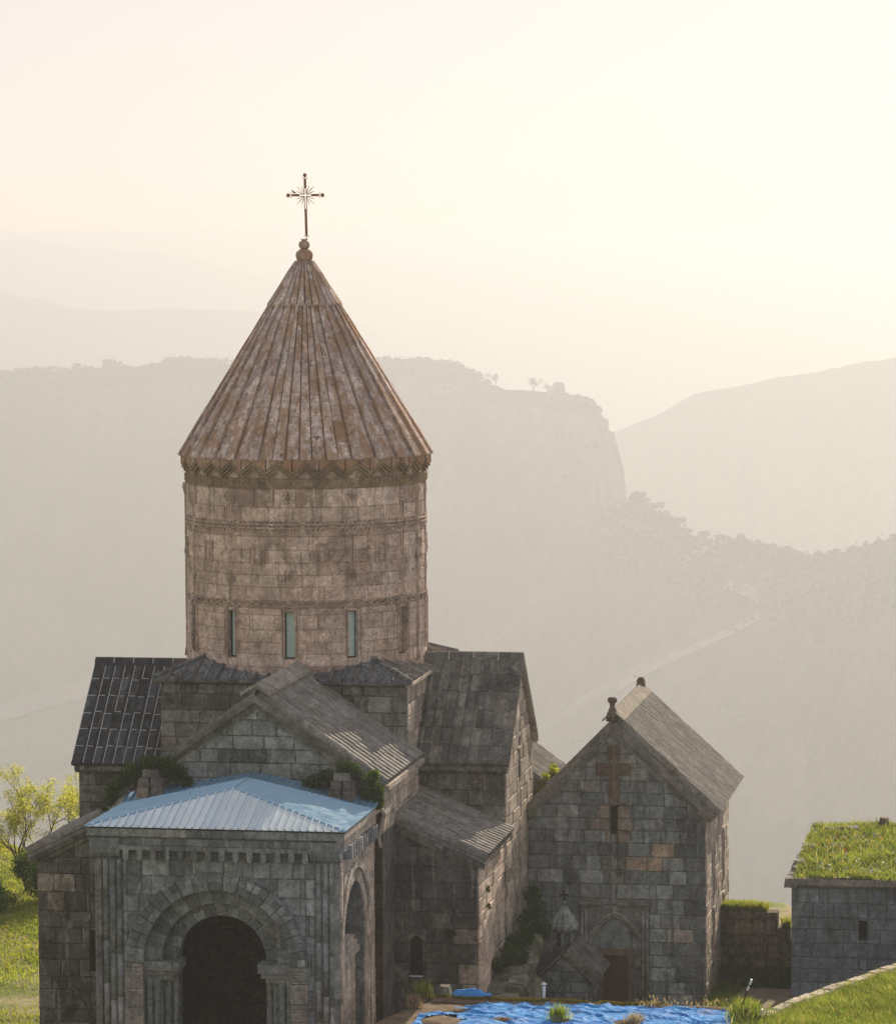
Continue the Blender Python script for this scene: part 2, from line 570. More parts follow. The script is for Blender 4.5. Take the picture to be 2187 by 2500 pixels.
# ------------------------------------------------------------------ masonry
class Frame:
    """A flat wall face: x along ex, y up, d outwards."""
    def __init__(self, o, ex, ey, curved=None):
        self.o, self.ex, self.ey, self.n = Vector(o), Vector(ex), Vector(ey), Vector(ex).cross(Vector(ey)).normalized()
        self.curved = False

    def p(self, x, y, d=0.0):
        return self.o + self.ex * x + self.ey * y + self.n * d


class RoundFrame:
    """The face of a round tower: x is arc length from the side facing down the nave."""
    def __init__(self, r):
        self.r, self.curved = r, True

    def p(self, x, y, d=0.0):
        a = x / self.r
        return W(-math.cos(a) * (self.r + d), math.sin(a) * (self.r + d), y)


def front(u):                    # facing the camera
    return Frame(W(u, 0, 0), V, Z)


def right(v):                    # facing right
    return Frame(W(0, v, 0), U, Z)


def area(p):
    return 0.5 * sum(p[i][0] * p[(i + 1) % len(p)][1] - p[(i + 1) % len(p)][0] * p[i][1] for i in range(len(p)))


def clip(poly, a, b, c):
    """Keep a*x + b*y >= c."""
    out = []
    n = len(poly)
    for i in range(n):
        p, q = poly[i], poly[(i + 1) % n]
        dp, dq = a * p[0] + b * p[1] - c, a * q[0] + b * q[1] - c
        if dp >= 0:
            out.append(p)
        if (dp >= 0) != (dq >= 0):
            t = dp / (dp - dq)
            out.append((p[0] + (q[0] - p[0]) * t, p[1] + (q[1] - p[1]) * t))
    return out


def clip_convex(poly, shape):
    n = len(shape)
    for i in range(n):
        p, q = shape[i], shape[(i + 1) % n]
        a, b = -(q[1] - p[1]), q[0] - p[0]
        poly = clip(poly, a, b, a * p[0] + b * p[1])
        if len(poly) < 3:
            return []
    return poly


def cut(poly, op):
    if op[0] == 'rect':
        _, x0, x1, y0, y1 = op
        res = [clip(poly, -1, 0, -x0), clip(poly, 1, 0, x1)]
        midp = clip(clip(poly, 1, 0, x0), -1, 0, -x1) if poly else []
        if len(midp) >= 3:
            res += [clip(midp, 0, -1, -y0), clip(midp, 0, 1, y1)]
        return [r for r in res if len(r) >= 3]
    _, cx, cy, r = op
    gx = sum(p[0] for p in poly) / len(poly)
    gy = sum(p[1] for p in poly) / len(poly)
    dx, dy = gx - cx, gy - cy
    L = math.hypot(dx, dy) or 1e-6
    if min(math.hypot(p[0] - cx, p[1] - cy) for p in poly) > r and L > r:
        return [poly]
    q = clip(poly, dx / L, dy / L, (cx * dx + cy * dy) / L + r)
    return [q] if len(q) >= 3 else []


def ashlar(shape, rng, ch=(0.45, 0.62), bw=(0.5, 1.15), gap=0.022, openings=()):
    xs, ys = [p[0] for p in shape], [p[1] for p in shape]
    blocks = []
    y = min(ys)
    while y < max(ys) - 0.03:
        h = rng.uniform(*ch)
        if max(ys) - y - h < 0.2:
            h = max(ys) - y
        x = min(xs) - rng.random() * bw[0]
        while x < max(xs):
            w = rng.uniform(*bw)
            g = gap / 2
            pieces = [[(x + g, y + g), (x + w - g, y + g), (x + w - g, y + h - g), (x + g, y + h - g)]]
            for op in openings:
                pieces = [r for p in pieces for r in cut(p, op)]
            for p in pieces:
                q = clip_convex(p, shape)
                if len(q) >= 3 and abs(area(q)) > 0.02:
                    blocks.append(q)
            x += w
        y += h
    return blocks


def block_mesh(fr, poly, d1, bev=0.012, d0=-0.03):
    if fr.curved and len(poly) == 4:
        (x0, y0), (x1, y1) = poly[0], poly[2]
        xm = (x0 + x1) / 2
        poly = [(x0, y0), (xm, y0), (x1, y0), (x1, y1), (xm, y1), (x0, y1)]
    n = len(poly)
    cx, cy = sum(p[0] for p in poly) / n, sum(p[1] for p in poly) / n
    wx = max(p[0] for p in poly) - min(p[0] for p in poly)
    wy = max(p[1] for p in poly) - min(p[1] for p in poly)
    kx, ky = max(0.3, 1 - 2 * bev / max(wx, 1e-3)), max(0.3, 1 - 2 * bev / max(wy, 1e-3))
    vs = [fr.p(x, y, d0) for x, y in poly] + [fr.p(x, y, d1 - bev) for x, y in poly]
    vs += [fr.p(cx + (x - cx) * kx, cy + (y - cy) * ky, d1) for x, y in poly]
    fs = []
    for i in range(n):
        j = (i + 1) % n
        fs += [(i, j, j + n, i + n), (i + n, j + n, j + 2 * n, i + 2 * n)]
    if n == 6 and fr.curved:
        b = 2 * n
        fs += [(b, b + 1, b + 4, b + 5), (b + 1, b + 2, b + 3, b + 4)]
    else:
        fs.append(tuple(range(2 * n, 3 * n)))
    return vs, fs


STONES = {}                                        # thing -> [(score, part, name, verts, faces, material, tone)]


def stone(th, part, name, vs, fs, mat, tone, boost=1.0):
    xs, ys = zip(*[proj(v) for v in vs])
    onscreen = max(xs) > 0 and min(xs) < 2187 and min(ys) < 2500
    k = len(vs) // 3
    nrm = (vs[2 * k + 1] - vs[2 * k]).cross(vs[2 * k + 2] - vs[2 * k + 1])
    c = sum(vs, Vector()) / len(vs)
    face = nrm.normalized().dot((CAM - c).normalized()) if nrm.length > 1e-9 else 0
    score = (max(xs) - min(xs)) * (max(ys) - min(ys)) * max(face, 0) * boost if onscreen else 0
    STONES.setdefault((th, name), []).append((score, part, vs, fs, mat, tone))


def flush_stones(limit=300):
    for (th, name), lst in STONES.items():
        lst.sort(key=lambda s: -s[0])
        rest = {}
        for i, (score, part, vs, fs, mat, tone) in enumerate(lst):
            if i < limit and score > 30:
                obj(name, vs, fs, mat, part, tone)
            else:
                mb = rest.setdefault((part, mat.name), (MB(), mat, part))[0]
                mb.add(vs, fs, tone)
        for mb, mat, part in rest.values():
            mb.build(name + '_masonry', mat, part, kind='stuff')


def rtone(rng, pink=0.06, lo=0.0, hi=1.0):
    return (rng.uniform(lo, hi), rng.uniform(0.5, 1.0) if rng.random() < pink else 0.0, rng.random())


def face_stones(th, part, fr, shape, mat, seed, openings=(), ch=(0.45, 0.62), bw=(0.5, 1.15), tonefn=None, pink=0.06, rough=0.045, boost=1.0, gap=0.03):
    rng = random.Random(seed)
    for poly in ashlar(shape, rng, ch, bw, gap, openings):
        cx, cy = sum(p[0] for p in poly) / len(poly), sum(p[1] for p in poly) / len(poly)
        t = rtone(rng, pink)
        if tonefn:
            t = tonefn(cx, cy, t, rng)
        vs, fs = block_mesh(fr, poly, 0.03 + rng.random() * rough, 0.018 + 0.018 * rng.random())
        stone(th, part, 'stone_block', vs, fs, mat, t, boost)


def voussoirs(th, part, fr, cx, cy, r0, r1, n, d0, d1, mat, seed, a0=0.0, a1=math.pi, name='arch_stone', pink=0.05, bev=0.012):
    rng = random.Random(seed)
    for i in range(n):
        a, b = a0 + (a1 - a0) * i / n + 0.004, a0 + (a1 - a0) * (i + 1) / n - 0.004
        mth = (a + b) / 2
        poly = [(cx + r0 * math.cos(q), cy + r0 * math.sin(q)) for q in (a, mth, b)][::-1]
        poly = [(cx + r1 * math.cos(q), cy + r1 * math.sin(q)) for q in (a, mth, b)] + poly
        vs, fs = block_mesh(fr, poly, d1 + rng.uniform(-0.008, 0.008), bev, d0)
        stone(th, part, name, vs, fs, mat, rtone(rng, pink), 2.0)


# ------------------------------------------------------------------ roofs
def ribbed(name, TL, TR, BR, BL, nrib, ncourse, mat, part, seed, h=0.07, thick=0.16, duty=0.7):
    h = h * 3.6
    """Ridged stone slabs: half-round ribs running down the slope, laid in overlapping courses."""
    rng = random.Random(seed)
    nrm = (TR - TL).cross(BL - TL).normalized()
    if nrm.z < 0:
        nrm = -nrm
    mb = MB()
    for c in range(ncourse):
        a0, a1 = c / ncourse, min(1.0, (c + 1) / ncourse + 0.03 / ncourse)
        for k in range(nrib):
            lift = 0.014 * rng.random()
            tone = (0.3 + 0.5 * rng.random(), 0.4 if rng.random() < 0.06 else 0.0, 0.35 + 0.4 * rng.random())
            x0, x1 = k / nrib, (k + 1) / nrib
            prof = [(0, 0), (1 - duty, 0), (1 - duty + 0.02, 0.55), (1 - duty * 0.78, 0.97), (1 - duty * 0.22, 0.97), (0.98, 0.55), (1, 0)]
            vs = []
            for s, top in ((a0, 0.0), (a1, 0.022)):
                A, B = TL.lerp(BL, s), TR.lerp(BR, s)
                for px, ph in prof:
                    vs.append(A.lerp(B, x0 + (x1 - x0) * px) + nrm * (thick + ph * h + lift + top))
            n = len(prof)
            fs = [(i, i + 1, n + i + 1, n + i) for i in range(n - 1)]
            vs += [vs[n + i] - nrm * 0.05 for i in range(n)]
            fs += [(n + i, n + i + 1, 2 * n + i + 1, 2 * n + i) for i in range(n - 1)]
            if (vs[1] - vs[0]).cross(vs[n] - vs[0]).dot(nrm) < 0:
                fs = [f[::-1] for f in fs]
            mb.add(vs, fs, tone)
    mb.build(name, mat, part, kind='stuff')
    sl = MB().extrude([TL, TR, BR, BL], nrm * (thick - 0.004), (0.4, 0, 0.4))
    sl.build('roof_slab', mat, part)
    return nrm


def tiled(th, TL, TR, BR, BL, ncol, nrow, mat, bed_mat, part, seed, thick=0.14, rib_r=0.085, gap=0.035, jitter=0.05):
    """Flat tiles with half-round cover tiles on the joints; the bed shows in the gaps."""
    rng = random.Random(seed)
    nrm = (TR - TL).cross(BL - TL).normalized()
    if nrm.z < 0:
        nrm = -nrm
    MB().extrude([TL, TR, TR.lerp(BR, 0.985), TL.lerp(BL, 0.985)], nrm * thick, (0.5, 0, 0.5)).build('roof_bed', bed_mat, part)
    MB().extrude([TL.lerp(BL, 0.986), TR.lerp(BR, 0.986), BR, BL], nrm * (thick + 0.02), (0.5, 0, 0.5)).build('eave_tile', mat, part)
    Wd, Ht = (TR - TL).length, (BL - TL).length
    for c in range(ncol):
        cuts = [0] + sorted(min(0.97, max(0.03, (r + rng.uniform(-jitter, jitter) * nrow * 0.25) / nrow)) for r in range(1, nrow)) + [1]
        for r in range(nrow):
            x0, x1 = c / ncol + gap / 2 / Wd, (c + 1) / ncol - gap / 2 / Wd
            s0, s1 = cuts[r] + gap / 2 / Ht, cuts[r + 1] - gap / 2 / Ht
            if s1 - s0 < 0.02:
                continue
            cs = [TL.lerp(TR, x).lerp(BL.lerp(BR, x), s) for x, s in ((x0, s0), (x0, s1), (x1, s1), (x1, s0))]
            d0, d1 = thick - 0.02, thick + 0.02 + rng.random() * 0.008
            vs = [p + nrm * d0 for p in cs] + [p + nrm * (d1 - 0.01) for p in cs]
            g = sum(cs, Vector()) / 4
            vs += [g + (p - g) * 0.97 + nrm * d1 for p in cs]
            fs = [(i, (i + 1) % 4, (i + 1) % 4 + 4, i + 4) for i in range(4)] + [(i + 4, (i + 1) % 4 + 4, (i + 1) % 4 + 8, i + 8) for i in range(4)] + [(8, 9, 10, 11)]
            if (cs[1] - cs[0]).cross(cs[2] - cs[1]).dot(nrm) < 0:
                fs = [f[::-1] for f in fs]
            stone(th, part, 'roof_tile', vs, fs, mat, rtone(rng, 0.08))
    for c in range(1, ncol):
        cuts = [0] + sorted(min(0.97, max(0.03, (r + rng.uniform(-jitter, jitter) * nrow * 0.25) / nrow)) for r in range(1, nrow)) + [1]
        for r in range(nrow):
            s0, s1 = cuts[r] + gap * 0.3 / Ht, cuts[r + 1] - gap * 0.3 / Ht
            P0 = TL.lerp(TR, c / ncol).lerp(BL.lerp(BR, c / ncol), s0)
            P1 = TL.lerp(TR, c / ncol).lerp(BL.lerp(BR, c / ncol), s1)
            ax = (TR - TL).normalized()
            vs = []
            for P, rr in ((P0, rib_r * 0.88), (P1, rib_r)):
                vs += [P + ax * rr * math.cos(a) + nrm * (thick + 0.012 + rr * math.sin(a)) for a in (math.pi, math.pi * 0.75, math.pi * 0.5, math.pi * 0.25, 0)]
            fs = [(i, i + 5, i + 6, i + 1) for i in range(4)] + [(5, 9, 8, 7, 6), (0, 1, 2, 3, 4)]
            if (vs[5] - vs[0]).cross(vs[1] - vs[0]).dot(nrm) < 0 and False:
                fs = [f[::-1] for f in fs]
            if bed_mat is M['mortar'] and rng.random() < 0.93:
                q_ = ax * (rib_r * 0.98)
                MB().box(P0 + q_ + nrm * (thick + 0.012), P1 - P0, ax * 0.032, nrm * 0.022).build('mortar_joint', bed_mat, part)
            k = rtone(rng, 0.08)
            STONES.setdefault((th, 'cover_tile'), []).append((200 - r, part, vs, fs, mat, k))
    return nrm

# ------------------------------------------------------------------ the setting: hills, valley, plateau
def fbm(x, y, z=0.0, oct_=5):
    return noise.fractal(Vector((x, y, z)), 0.9, 2.1, oct_)


HILLS = {}


def ridge(name, crest, bottom, grade, mat, seed, ncol=420, x0=-2600, x1=4800, rows=30, amp=40.0, crest_amp=5.0, back=900.0, wl=420.0, cliffs=()):
    """A hill range: crest given as (bearing in photograph pixels, height line, distance in metres)."""
    cx, cyy, cdd = zip(*crest)
    xs = np.linspace(x0, x1, ncol)
    if cliffs:
        xs = np.sort(np.concatenate([xs] + [np.linspace(a, b, 60) for a, b in cliffs]))
        ncol = len(xs)
    yy = np.interp(xs, cx, cyy)
    dd = np.interp(xs, cx, cdd)
    verts = []
    tot = rows + 5
    for i, x in enumerate(xs):
        r = pray(float(x), float(yy[i]))
        hd = Vector((r.x, r.y, 0)).normalized()
        c = CAM + r * (dd[i] / math.hypot(r.x, r.y))
        c.z += crest_amp * fbm(c.x / 90, c.y / 90, seed, 5)
        drop = c.z - bottom
        for k in range(rows + 1):
            t = k / rows
            f = 1 - (1 - t) ** 1.35
            p = c - hd * (drop * grade * t)
            p.z = c.z - drop * f
            env = min(1.0, t * 5)
            p.z += amp * env * (fbm(p.x / wl, p.y / wl, seed, 6) + 0.35 * abs(fbm(p.x / wl * 2.3, p.y / wl * 2.3, seed + 9, 4)))
            p += hd * (amp * 0.8 * env * fbm(p.x / wl * 0.7, p.z / wl * 1.4, seed + 3, 4))
            verts.append(p)
        for k in range(1, 5):
            t = k / 4
            p = c + hd * (back * t)
            p.z = c.z - 0.4 * back * t
            verts.append(p)
    order = lambda i, k: i * tot + (k if k <= rows else k)
    nb = rows + 5
    faces = []
    # columns are stored crest -> foot, then behind the crest outwards
    for i in range(ncol - 1):
        a, b = i * nb, (i + 1) * nb
        for k in range(rows):
            faces.append((a + k, a + k + 1, b + k + 1, b + k))
        faces.append((a, b, b + rows + 1, a + rows + 1))
        for k in range(rows + 1, rows + 4):
            faces.append((a + k, b + k, b + k + 1, a + k + 1))
    o = big_obj(name, [tuple(v) for v in verts], faces, mat, None, None, 'structure', True)
    HILLS[o] = BVHTree.FromPolygons([tuple(v) for v in verts], faces)
    return o


A1 = ridge('hill_range', [(-2600, 980, 5246), (-900, 940, 5246), (0, 912, 5124), (150, 902, 5124), (300, 888, 5063), (400, 880, 5002), (560, 888, 4941), (700, 886, 4941),
                          (950, 882, 4880), (1080, 890, 4819), (1130, 900, 4782), (1190, 935, 4758), (1290, 957, 4697), (1350, 965, 4636), (1400, 968, 4587), (1440, 978, 4562),
                          (1452, 985, 4550), (1466, 1012, 4538), (1482, 1038, 4538), (1492, 1060, 4526), (1506, 1085, 4514), (1512, 1110, 4501), (1522, 1140, 4489), (1526, 1185, 4477), (1532, 1230, 4465), (1600, 1330, 4392), (1750, 1480, 4270), (2000, 1700, 4148), (4800, 2500, 4026)],
           -830, 0.75, M['hill'], 1.7, amp=46, cliffs=((1430, 1540),), crest_amp=6)
A2 = ridge('hill_range', [(-2600, 2300, 4488), (900, 1900, 4488), (1200, 1560, 4420), (1400, 1345, 4352), (1500, 1245, 4284), (1545, 1216, 4243), (1600, 1252, 4188), (1690, 1303, 4107), (1790, 1332, 4052),
                          (1900, 1356, 3971), (2000, 1374, 3889), (2060, 1362, 3848), (2187, 1332, 3780), (2600, 1240, 3672), (4800, 1100, 3536)],
           -830, 0.9, M['hill'], 5.1, amp=34, crest_amp=5, wl=300)
A3 = ridge('hill_range', [(-2600, 2600, 4100), (700, 2250, 4100), (1000, 2020, 4080), (1280, 1800, 4050), (1500, 1650, 4000), (1640, 1575, 3960), (1760, 1520, 3930), (1860, 1480, 3900), (1950, 1516, 3860),
                          (2050, 1576, 3820), (2187, 1660, 3780), (2600, 1900, 3700), (4800, 2600, 3600)],
           -830, 0.75, M['hill'], 8.3, amp=30, crest_amp=5, wl=260)
ridge('hill_range', [(-2600, 1500, 7600), (900, 1250, 7400), (1300, 1130, 7200), (1515, 1052, 7100), (1600, 1012, 7050), (1700, 962, 7000), (1800, 938, 6950), (1850, 930, 6900), (2000, 905, 6850), (2100, 882, 6800), (2187, 870, 6750), (2600, 800, 6700), (4800, 640, 6600)],
      -900, 1.3, M['hill'], 12.4, amp=60, crest_amp=7, wl=600)
ridge('mountain_range', [(-2600, 640, 9800), (-300, 672, 9500), (0, 705, 9500), (30, 718, 9500), (60, 728, 9500), (110, 724, 9450), (140, 740, 9450), (250, 760, 9400), (400, 752, 9400), (465, 748, 9400), (500, 757, 9400), (620, 756, 9350), (680, 775, 9300), (780, 840, 9250), (1000, 980, 9200), (1300, 1180, 9200), (4800, 1500, 9200)],
      -900, 1.6, M['farhill'], 21.0, ncol=260, rows=14, amp=60, crest_amp=10, wl=900)
ridge('mountain_range', [(-2600, 600, 14600), (-300, 596, 14200), (0, 590, 14000), (55, 583, 14000), (110, 590, 14000), (200, 603, 14000), (300, 611, 14000), (400, 614, 14000), (470, 632, 13900), (600, 664, 13800), (720, 705, 13700), (900, 800, 13600), (1100, 930, 13600), (1400, 1100, 13600), (4800, 1300, 13500)],
      -900, 1.8, M['farhill'], 31.0, ncol=220, rows=12, amp=80, crest_amp=12, wl=1400)
ridge('mountain_range', [(-2600, 606, 19500), (0, 598, 19500), (250, 598, 19500), (500, 604, 19500), (800, 618, 19300), (1200, 640, 19000), (1500, 690, 18800), (4800, 720, 18000)],
      -900, 2.0, M['farhill'], 37.0, ncol=200, rows=10, amp=80, crest_amp=12, wl=2000)
big_obj('valley_floor', [(-13500, -250, -990), (13500, -250, -990), (13500, 23500, -990), (-13500, 23500, -990)], [(0, 1, 2, 3)], M['hill'], None, None, 'structure')


def edge_y(X):
    return 187 - 0.42 * (X + 20) + 3.5 * fbm(X / 14.0, 3.3, 0.2, 3)


def ground_z(X, Y):
    e = edge_y(X)
    z = max(0.0, 29.0 - 0.26 * Y)
    if Y > e:
        z = -(Y - e) * 1.3 + 10 * min(1.0, (Y - e) / 60) * fbm(X / 30, Y / 30, 4.4, 5)
    elif X < -14 and Y > 125:
        k = min(1.0, (-14 - X) / 4)
        z += 0.22 * k * fbm(X / 5.5, Y / 5.5, 7.7, 4)
    return z


def build_ground():
    xs = np.concatenate([np.linspace(-420, -44, 30), np.linspace(-42, 42, 120), np.linspace(44, 420, 30)])
    ys = np.concatenate([np.linspace(-60, 110, 40), np.linspace(112, 240, 150), np.linspace(244, 900, 60)])
    vs = [(x, y, ground_z(x, y)) for y in ys for x in xs]
    n = len(xs)
    fs = [(j * n + i, j * n + i + 1, (j + 1) * n + i + 1, (j + 1) * n + i) for j in range(len(ys) - 1) for i in range(n - 1)]
    big_obj('ground', vs, fs, M['ground'], None, None, 'structure', True)


build_ground()


def drape(layer, x, y):
    h = HILLS[layer].ray_cast(CAM, pray(x, y), 30000)
    return h[0]


def strip(name, layer, pts, width, mat):
    """A road laid on the hillside through the given bearings."""
    ps = []
    for i in range(len(pts) - 1):
        for k in range(14):
            t = k / 14
            q = drape(layer, pts[i][0] + (pts[i + 1][0] - pts[i][0]) * t, pts[i][1] + (pts[i + 1][1] - pts[i][1]) * t)
            if q:
                ps.append(q)
    sm = []
    for i in range(len(ps)):
        a = ps[max(0, i - 3):i + 4]
        sm.append(sum(a, Vector()) / len(a))
    vs, fs = [], []
    for i, p in enumerate(sm):
        d = (sm[min(i + 1, len(sm) - 1)] - sm[max(i - 1, 0)])
        d.z = 0
        s = d.normalized().cross(Z) * (width / 2) if d.length > 1e-3 else Vector((width / 2, 0, 0))
        for sg in (-1, 1):
            q = p + s * sg
            h = HILLS[layer].ray_cast(Vector((q.x, q.y, 400)), Vector((0, 0, -1)), 3000)[0]
            vs.append((q.x, q.y, (max(h.z, p.z - 4) if h else p.z) + 2.5))
        if i:
            b = 2 * i
            fs.append((b - 2, b - 1, b + 1, b))
    big_obj(name, vs, fs, mat, None, None, 'structure')


strip('road', A3, [(1500, 1690), (1600, 1632), (1700, 1586), (1790, 1545), (1836, 1520), (1858, 1502)], 4.5, M['road'])
strip('road', A2, [(1765, 1436), (1800, 1442), (1838, 1458), (1856, 1474)], 5, M['road'])
strip('road', A2, [(1664, 1376), (1694, 1362), (1722, 1348), (1748, 1336)], 5, M['road'])
strip('road', A1, [(-40, 1765), (40, 1745), (100, 1722), (170, 1708), (240, 1690)], 26, M['road'])

# woods on the hills: each layer's trees merge into one mass
ICO = []
_t = (1 + 5 ** 0.5) / 2
for a, b in ((-1, _t), (1, _t), (-1, -_t), (1, -_t)):
    ICO.append((a, b, 0))
for a, b in ((-1, _t), (1, _t), (-1, -_t), (1, -_t)):
    ICO.append((0, a, b))
for a, b in ((-1, _t), (1, _t), (-1, -_t), (1, -_t)):
    ICO.append((b, 0, a))
ICO = np.array(ICO) / math.hypot(1, _t)
ICOF = []
for i in range(12):
    for j in range(i + 1, 12):
        for k in range(j + 1, 12):
            if all(abs(np.linalg.norm(ICO[a] - ICO[b]) - 1.0515) < 0.02 for a, b in ((i, j), (j, k), (i, k))):
                n_ = np.cross(ICO[j] - ICO[i], ICO[k] - ICO[i])
                ICOF.append((i, j, k) if n_.dot(ICO[i]) > 0 else (i, k, j))
ICOF = np.array(ICOF)


def woods(name, layer, spots, seed, label):
    """spots: (x, y, height in metres); each tree a few lumpy clumps and a scatter of leaf flakes."""
    rng = np.random.default_rng(seed)
    vs, fs, ts = [], [], []
    n = 0
    for x, y, h in spots:
        p = drape(layer, x, y)
        if p is None:
            continue
        p = np.array(p)
        tone = rng.random()
        for c in range(rng.integers(3, 6)):
            r = h * rng.uniform(0.22, 0.42)
            off = np.array([rng.normal(0, 0.32) * h, rng.normal(0, 0.3) * h, h * rng.uniform(0.25, 0.72)])
            v = ICO * (r * rng.uniform(0.65, 1.3, (12, 1))) * np.array([1, 1, 0.85]) + p + off
            vs.append(v)
            fs.append(ICOF + n)
            ts.append(np.tile([[min(1, max(0, tone + rng.normal(0, 0.2))), 0, 0.5]], (12, 1)))
            n += 12
        k = 14
        c0 = p + np.array([0, 0, h * 0.55]) + rng.normal(0, 0.38, (k, 3)) * h * np.array([1, 1, 0.75])
        tri = c0[:, None, :] + rng.normal(0, 0.09, (k, 3, 3)) * h
        vs.append(tri.reshape(-1, 3))
        fs.append(np.arange(k * 3).reshape(-1, 3) + n)
        ts.append(np.tile([[tone, 0, 0.5]], (k * 3, 1)))
        n += k * 3
    o = big_obj(name, np.concatenate(vs), np.concatenate(fs), M['wood_leaf'], None, np.concatenate(ts), 'stuff')
    tag(o, label, 'woodland')
    return o


def crest_line(xs, ys, x0, x1, step, rng, h, below=4):
    out = []
    x = x0
    while x < x1:
        y = np.interp(x, xs, ys)
        out.append((x, y + rng.uniform(1, below), rng.uniform(*h)))
        x += step * rng.uniform(0.5, 1.5)
    return out


_r = random.Random(3)
cA = ((-300, 0, 150, 300, 400, 560, 700, 950, 1080, 1130, 1190, 1290), (918, 912, 902, 888, 880, 888, 886, 882, 890, 900, 935, 957))
sp = crest_line(*cA, -200, 1200, 7, _r, (5, 11)) + crest_line(*cA, -200, 1190, 8, _r, (5, 10), 16) + crest_line(*cA, -200, 1150, 11, _r, (5, 10), 45)
sp += [(_r.uniform(-100, 1460), 0, 0) for _ in range(260)]
sp = [(x, (np.interp(x, (0, 400, 1100, 1300, 1480), (920, 900, 905, 980, 1090)) + 20 + 260 * _r.random() ** 1.8) if y == 0 else y, _r.uniform(4, 8) if h == 0 else h) for x, y, h in sp]
woods('woodland', A1, sp, 11, 'hazy wood along the crest and slope of the tall cliff-ended ridge')
cB = ((1530, 1600, 1690, 1790, 1900, 2000, 2060, 2187, 2400), (1216, 1252, 1303, 1332, 1356, 1374, 1362, 1332, 1285))
sp = crest_line(*cB, 1545, 2300, 10, _r, (6.8, 15.0)) + crest_line(*cB, 1545, 2300, 14, _r, (6.8, 13.6), 26)
for _ in range(420):
    x = _r.uniform(1440, 2250)
    sp.append((x, np.interp(x, cB[0], cB[1]) + 15 + 170 * _r.random(), _r.uniform(5.4, 12.2)))
woods('woodland', A2, sp, 12, 'hazy round trees covering the low saddle ridge below the cliff')
cC = ((1000, 1280, 1500, 1640, 1760, 1860, 1950, 2050, 2187, 2300), (2020, 1800, 1650, 1575, 1520, 1480, 1516, 1576, 1660, 1730))
sp = crest_line(*cC, 1870, 2300, 12, _r, (5.4, 10.9), 14) + crest_line(*cC, 1780, 2300, 16, _r, (5.4, 9.5), 40)
for _ in range(60):
    x = _r.uniform(1380, 2250)
    sp.append((x, np.interp(x, cC[0], cC[1]) + 25 + 260 * _r.random(), _r.uniform(4.1, 8.2)))
woods('woodland', A3, sp, 13, 'hazy bushes on the near spur beside the winding road')


def leaf_cloud(n, centres, radii, size, rng, flat=0.0):
    """n leaf quads spread through clumps: arrays of vertices and faces."""
    centres, radii = np.asarray(centres, float), np.asarray(radii, float)
    w = radii ** 2
    idx = rng.choice(len(centres), n, p=w / w.sum())
    d = rng.normal(0, 1, (n, 3))
    d /= np.linalg.norm(d, axis=1)[:, None]
    c = centres[idx] + d * (radii[idx] * rng.random(n) ** 0.45)[:, None]
    a = rng.normal(0, 1, (n, 3))
    a /= np.linalg.norm(a, axis=1)[:, None]
    b = np.cross(a, rng.normal(0, 1, (n, 3)))
    b /= np.linalg.norm(b, axis=1)[:, None]
    s = size * rng.uniform(0.6, 1.4, n)[:, None]
    vs = np.stack([c - a * s, c + b * s * 0.5, c + a * s, c - b * s * 0.5], 1).reshape(-1, 3)
    return vs, np.arange(n * 4).reshape(-1, 4)


def leaf_tones(n, rng, accent=0.08):
    t = np.stack([rng.random(n), (rng.random(n) < accent) * rng.uniform(0.5, 1, n), rng.random(n)], 1)
    return np.repeat(t, 4, 0)


def hill_tree(x, y, h, label, seed):
    p = drape(A1, x, y)
    if p is None:
        return
    t = thing('hill_tree', label, 'tree', p, 'lone trees on the cliff-top ridge')
    rng = np.random.default_rng(seed)
    mb = MB()
    mb.path([p - Z * 1, p + Z * h * 0.3, p + Vector((0.1 * h, 0, h * 0.6))], [0.05 * h, 0.04 * h, 0.02 * h])
    mb.path([p + Z * h * 0.3, p + Vector((-0.2 * h, 0, h * 0.65))], [0.03 * h, 0.015 * h])
    mb.build('trunk', M['bark'], t)
    cs = [(p.x + rng.normal(0, 0.22) * h, p.y + rng.normal(0, 0.2) * h, p.z + h * rng.uniform(0.5, 0.9)) for _ in range(7)]
    vs, fs = leaf_cloud(420, cs, rng.uniform(0.13, 0.26, 7) * h, 0.05 * h, rng)
    big_obj('crown', vs, fs, M['wood_leaf'], t, leaf_tones(420, rng), origin=tuple(p))


hill_tree(1145, 905, 16, 'small leaning tree at the left end of the cliff-top trees', 1)
hill_tree(1210, 944, 18, 'broad-crowned tree standing on the ridge above the cliff', 2)
hill_tree(1248, 952, 16, 'wide low tree beside the broad-crowned one on the ridge', 3)
hill_tree(1302, 961, 19, 'flat-topped tree alone against the sky near the rock tower', 4)
hill_tree(1340, 966, 15, 'thin see-through tree just beside the rock tower', 5)


def rock(name, label, pts, seed, mat=M['hill'], group=None):
    """Jagged rock: stacked irregular prisms on the crest."""
    t = thing(name, label, 'rock', pts[0][0], group)
    rng = random.Random(seed)
    for p, w, d, h in pts:
        n = 7
        vs = []
        for k, s in ((0, 1.15), (0.45, 1.0), (0.8, 0.85), (1, 0.6)):
            for i in range(n):
                a = 2 * math.pi * i / n
                vs.append(p + Vector((math.cos(a) * w * s * rng.uniform(0.8, 1.2), math.sin(a) * d * s * rng.uniform(0.8, 1.2), h * k * rng.uniform(0.9, 1.1) - 2 * (k == 0))))
        fs = [(k * n + i, k * n + (i + 1) % n, (k + 1) * n + (i + 1) % n, (k + 1) * n + i) for k in range(3) for i in range(n)] + [tuple(range(3 * n, 4 * n))]
        obj('crag', vs, fs, mat, t)
    return t


